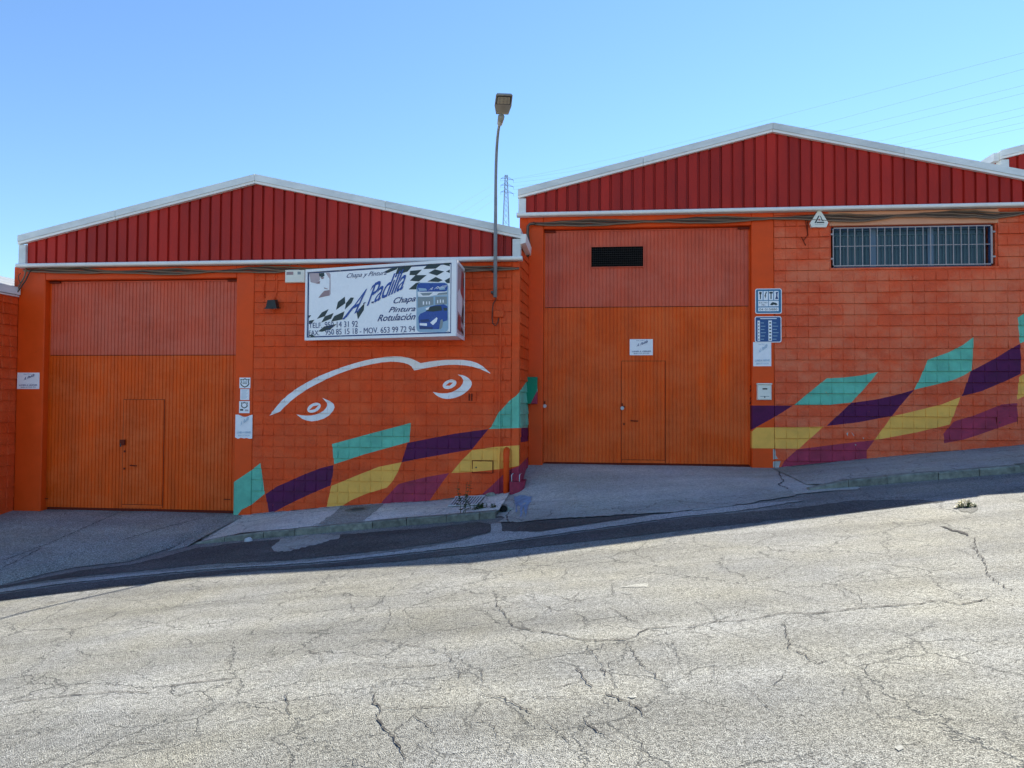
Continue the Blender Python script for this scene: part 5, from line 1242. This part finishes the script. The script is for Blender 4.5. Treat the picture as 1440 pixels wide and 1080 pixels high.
# blue paint spill
drips = [(718, 700), (734, 697), (748, 699), (747, 706), (743, 712), (741, 722), (738.5, 730), (737.5, 716), (735, 712), (733.5, 727), (732, 729), (731, 713), (728, 711), (726, 722), (724.5, 720), (724.5, 710), (720, 706)]
drape('paint_spill', rough_px(drips, 1.0, 3), dc_z, 'blue_spill', .0095, drive_c, label='blue paint spill with drips below the magenta guard')
# weeds
def weed(px, py, fz, h, n_l, label, mat, seed, spread=.06, stems=1, group='weeds growing from the cracks'):
    r = random.Random(seed); c = onS(px, py, fz); t_ = thing('weed', label, 'plant', tuple(c), group)
    st = MB(); lf = MB()
    for s_ in range(stems):
        bx, by = r.uniform(-spread, spread), r.uniform(-spread, spread) * .5; hh = h * r.uniform(.6, 1)
        lean = Vector((r.uniform(-.2, .2), r.uniform(-.2, .1), 1))
        pth = [c + Vector((bx, by, 0)) + lean * (hh * k / 5) + Vector((r.uniform(-.01, .01), 0, 0)) for k in range(6)]
        st.tube(pth, [.005, .0045, .004, .0035, .003, .002], mat, 5)
        for k in range(n_l):
            u = r.uniform(.08, 1); p = pth[min(5, int(u * 5))].lerp(pth[min(5, int(u * 5) + 1)], u * 5 % 1)
            a_ = r.uniform(0, 6.28); L = r.uniform(.04, .10) * (1.25 - u * .7) * (h / .4) ** .4; d_ = Vector((math.cos(a_), math.sin(a_), r.uniform(-.2, .7))).normalized(); s2 = d_.cross(Vector((0, 0, 1))).normalized() * L * .3
            lf.poly([p, p + d_ * L * .5 + s2, p + d_ * L - Vector((0, 0, L * .2)), p + d_ * L * .5 - s2], mat)
    st.build('stem', t_); lf.build('leaves', t_, kind='stuff')
weed(651, 722, lp_z, .52, 26, 'tall leggy green weed growing beside the drain grate', 'leaf', 1, .05, 3)
weed(664, 716, lp_z, .10, 18, 'low green weeds along the kerb right of the tall weed', 'leaf', 2, .16, 12)
weed(685, 714, lp_z, .09, 18, 'low green weeds at the kerb end by the drain outlet', 'leaf', 3, .14, 11)
weed(698, 694, lp_z, .08, 14, 'small weeds between the conduit and the orange down pipe', 'leaf', 4, .05, 4)
weed(1353, 714, road_z, .10, 26, 'yellowing weeds in the pothole at the edge of the shade', 'leaf2', 5, .09, 6)
weed(1366, 713, road_z, .06, 16, 'small green weeds at the right side of the pothole', 'leaf', 6, .07, 5)
# crumbled mortar and dust along the wall foot
mb = MB()
for x_a, x_b, fz_, base_, yy in ((-6.1, -1.7, lp_z, LBASE, YL - .02), (3.35, 8.2, rp_z, RBASE, YR - .02)):
    x_ = x_a
    while x_ < x_b:
        L_2 = cr_r.uniform(.15, .5); ribbon(mb, [(x_, yy - .01), (x_ + L_2 * .5, yy - cr_r.uniform(.0, .04)), (x_ + L_2, yy - .01)], cr_r.uniform(.03, .1), fz_, .007, 'kerb' if cr_r.random() < .5 else 'plaster', .012); x_ += L_2 * cr_r.uniform(.9, 1.5)
mb.build('wall_foot_debris', None, kind='stuff', label='crumbled mortar and dust along the foot of the walls', category='debris')
# potholes
drape('pothole', rough_px([(1345, 713), (1362, 708), (1374, 711), (1376, 717), (1366, 722), (1350, 719)], 1, 5), road_z, 'patch', .004, road, label='small broken pothole at the edge of the shade')
mb = MB()
ribbon(mb, [onS(x, y, road_flat) for x, y in ((1322, 740), (1330, 742), (1338, 746), (1350, 748), (1362, 754))], .06, road_z, .006)
mb.build('crack', road, kind='stuff')
for pl in ([(870, 827), (893, 822), (912, 821), (910, 826), (890, 826)], [(883, 980), (893, 978), (896, 981), (888, 983)], [(1258, 1052), (1266, 1048), (1272, 1053), (1264, 1057)]):
    drape('paint_mark', rough_px(pl, .8, 5), road_z, 'scuff', .004, road, label='pale scuff on the sunlit road')

# ================================================================== PYLON AND POWER LINES
PY = 300.0
def pp(x, y): return onY(x, y, PY)
top = pp(712, 247.5); ptx = top.x
pyl = thing('pylon', 'distant steel lattice pylon above the lower roof behind the lamp pole', 'pylon', (ptx, PY, 52))
mb = MB(); zt = top.z; zb_ = 50
def leg(s1, s2, z):
    w1 = interp(z, [(zb_, 2.0), (pp(712, 270).z, .7), (zt, .5)]); return Vector((ptx + s1 * w1, PY + s2 * w1, z))
zs = [zb_]; 
while zs[-1] < zt - 1.2: zs.append(zs[-1] + max(1.6, (zt - zs[-1]) * .14))
zs.append(zt)
for s1 in (-1, 1):
    for s2 in (-1, 1): mb.tube([leg(s1, s2, z) for z in zs], .11, 'pylon', 4)
for a_, b_ in zip(zs, zs[1:]):
    for s_ in (-1, 1):
        mb.tube([leg(-1, s_, a_), leg(1, s_, b_)], .06, 'pylon', 4); mb.tube([leg(1, s_, a_), leg(-1, s_, b_)], .06, 'pylon', 4)
        mb.tube([leg(s_, -1, a_), leg(s_, 1, b_)], .06, 'pylon', 4)
mb.build('tower', pyl)
arms = []
for y in (250.5, 260, 269.5):
    z = pp(712, y).z; L = Vector((ptx - 2.2, PY, z - .1)); R_ = Vector((ptx + 2.9, PY, z - .9))
    mb = MB()
    for q_ in (L, R_): mb.tube([Vector((ptx, PY - .5, z + .7)), q_], .07, 'pylon', 4); mb.tube([Vector((ptx, PY - .5, z - .2)), q_], .09, 'pylon', 4); mb.tube([q_, q_ - Vector((0, 0, 1))], .06, 'pylon', 4)
    mb.build('cross_arm', pyl); arms += [L, R_]
rl = [((1100, 163), (1440, 74)), ((1145, 177), (1440, 97)), ((1180, 184), (1440, 120)), ((1200, 190), (1440, 131)), ((1243, 197), (1440, 151)), ((1265, 202), (1440, 162)), ((1288, 206), (1440, 172)), ((1305, 209), (1440, 180))]
ords = ['topmost', 'second from the top', 'third from the top', 'fourth from the top', 'fifth from the top', 'sixth from the top', 'second lowest', 'lowest']
for k, (a_, b_) in enumerate(rl):
    A = onY(*a_, 230); B = onY(*b_, 170); Cc = A + (B - A) * 1.9; S = arms[min(5, k * 6 // 8)] + Vector((0, 0, -1))
    pts = []
    for i in range(9): t_ = i / 8; pts.append(S.lerp(A, t_) - Vector((0, 0, 2.5 * 4 * t_ * (1 - t_) * .5)))
    for i in range(1, 13): pts.append(A.lerp(Cc, i / 12))
    mb = MB(); mb.tube(pts, .021, 'wire_far', 4); mb.build('power_line', None, label='power line crossing the sky at the right, ' + ords[k], category='power line', group='power lines in the sky')
for k, (a_, b_) in enumerate((((690, 262), (640, 292)), ((690, 273), (640, 306)), ((690, 284), (645, 315)))):
    A = onY(*a_, 290); B = onY(*b_, 270); pts = [arms[k * 2] + Vector((0, 0, -1)), A, B, B + (B - A) * 2]
    mb = MB(); mb.tube(pts, .028, 'wire_far', 4); mb.build('power_line', None, label='faint power line sloping down left from the pylon, ' + ('upper', 'middle', 'lower')[k], category='power line', group='power lines in the sky')
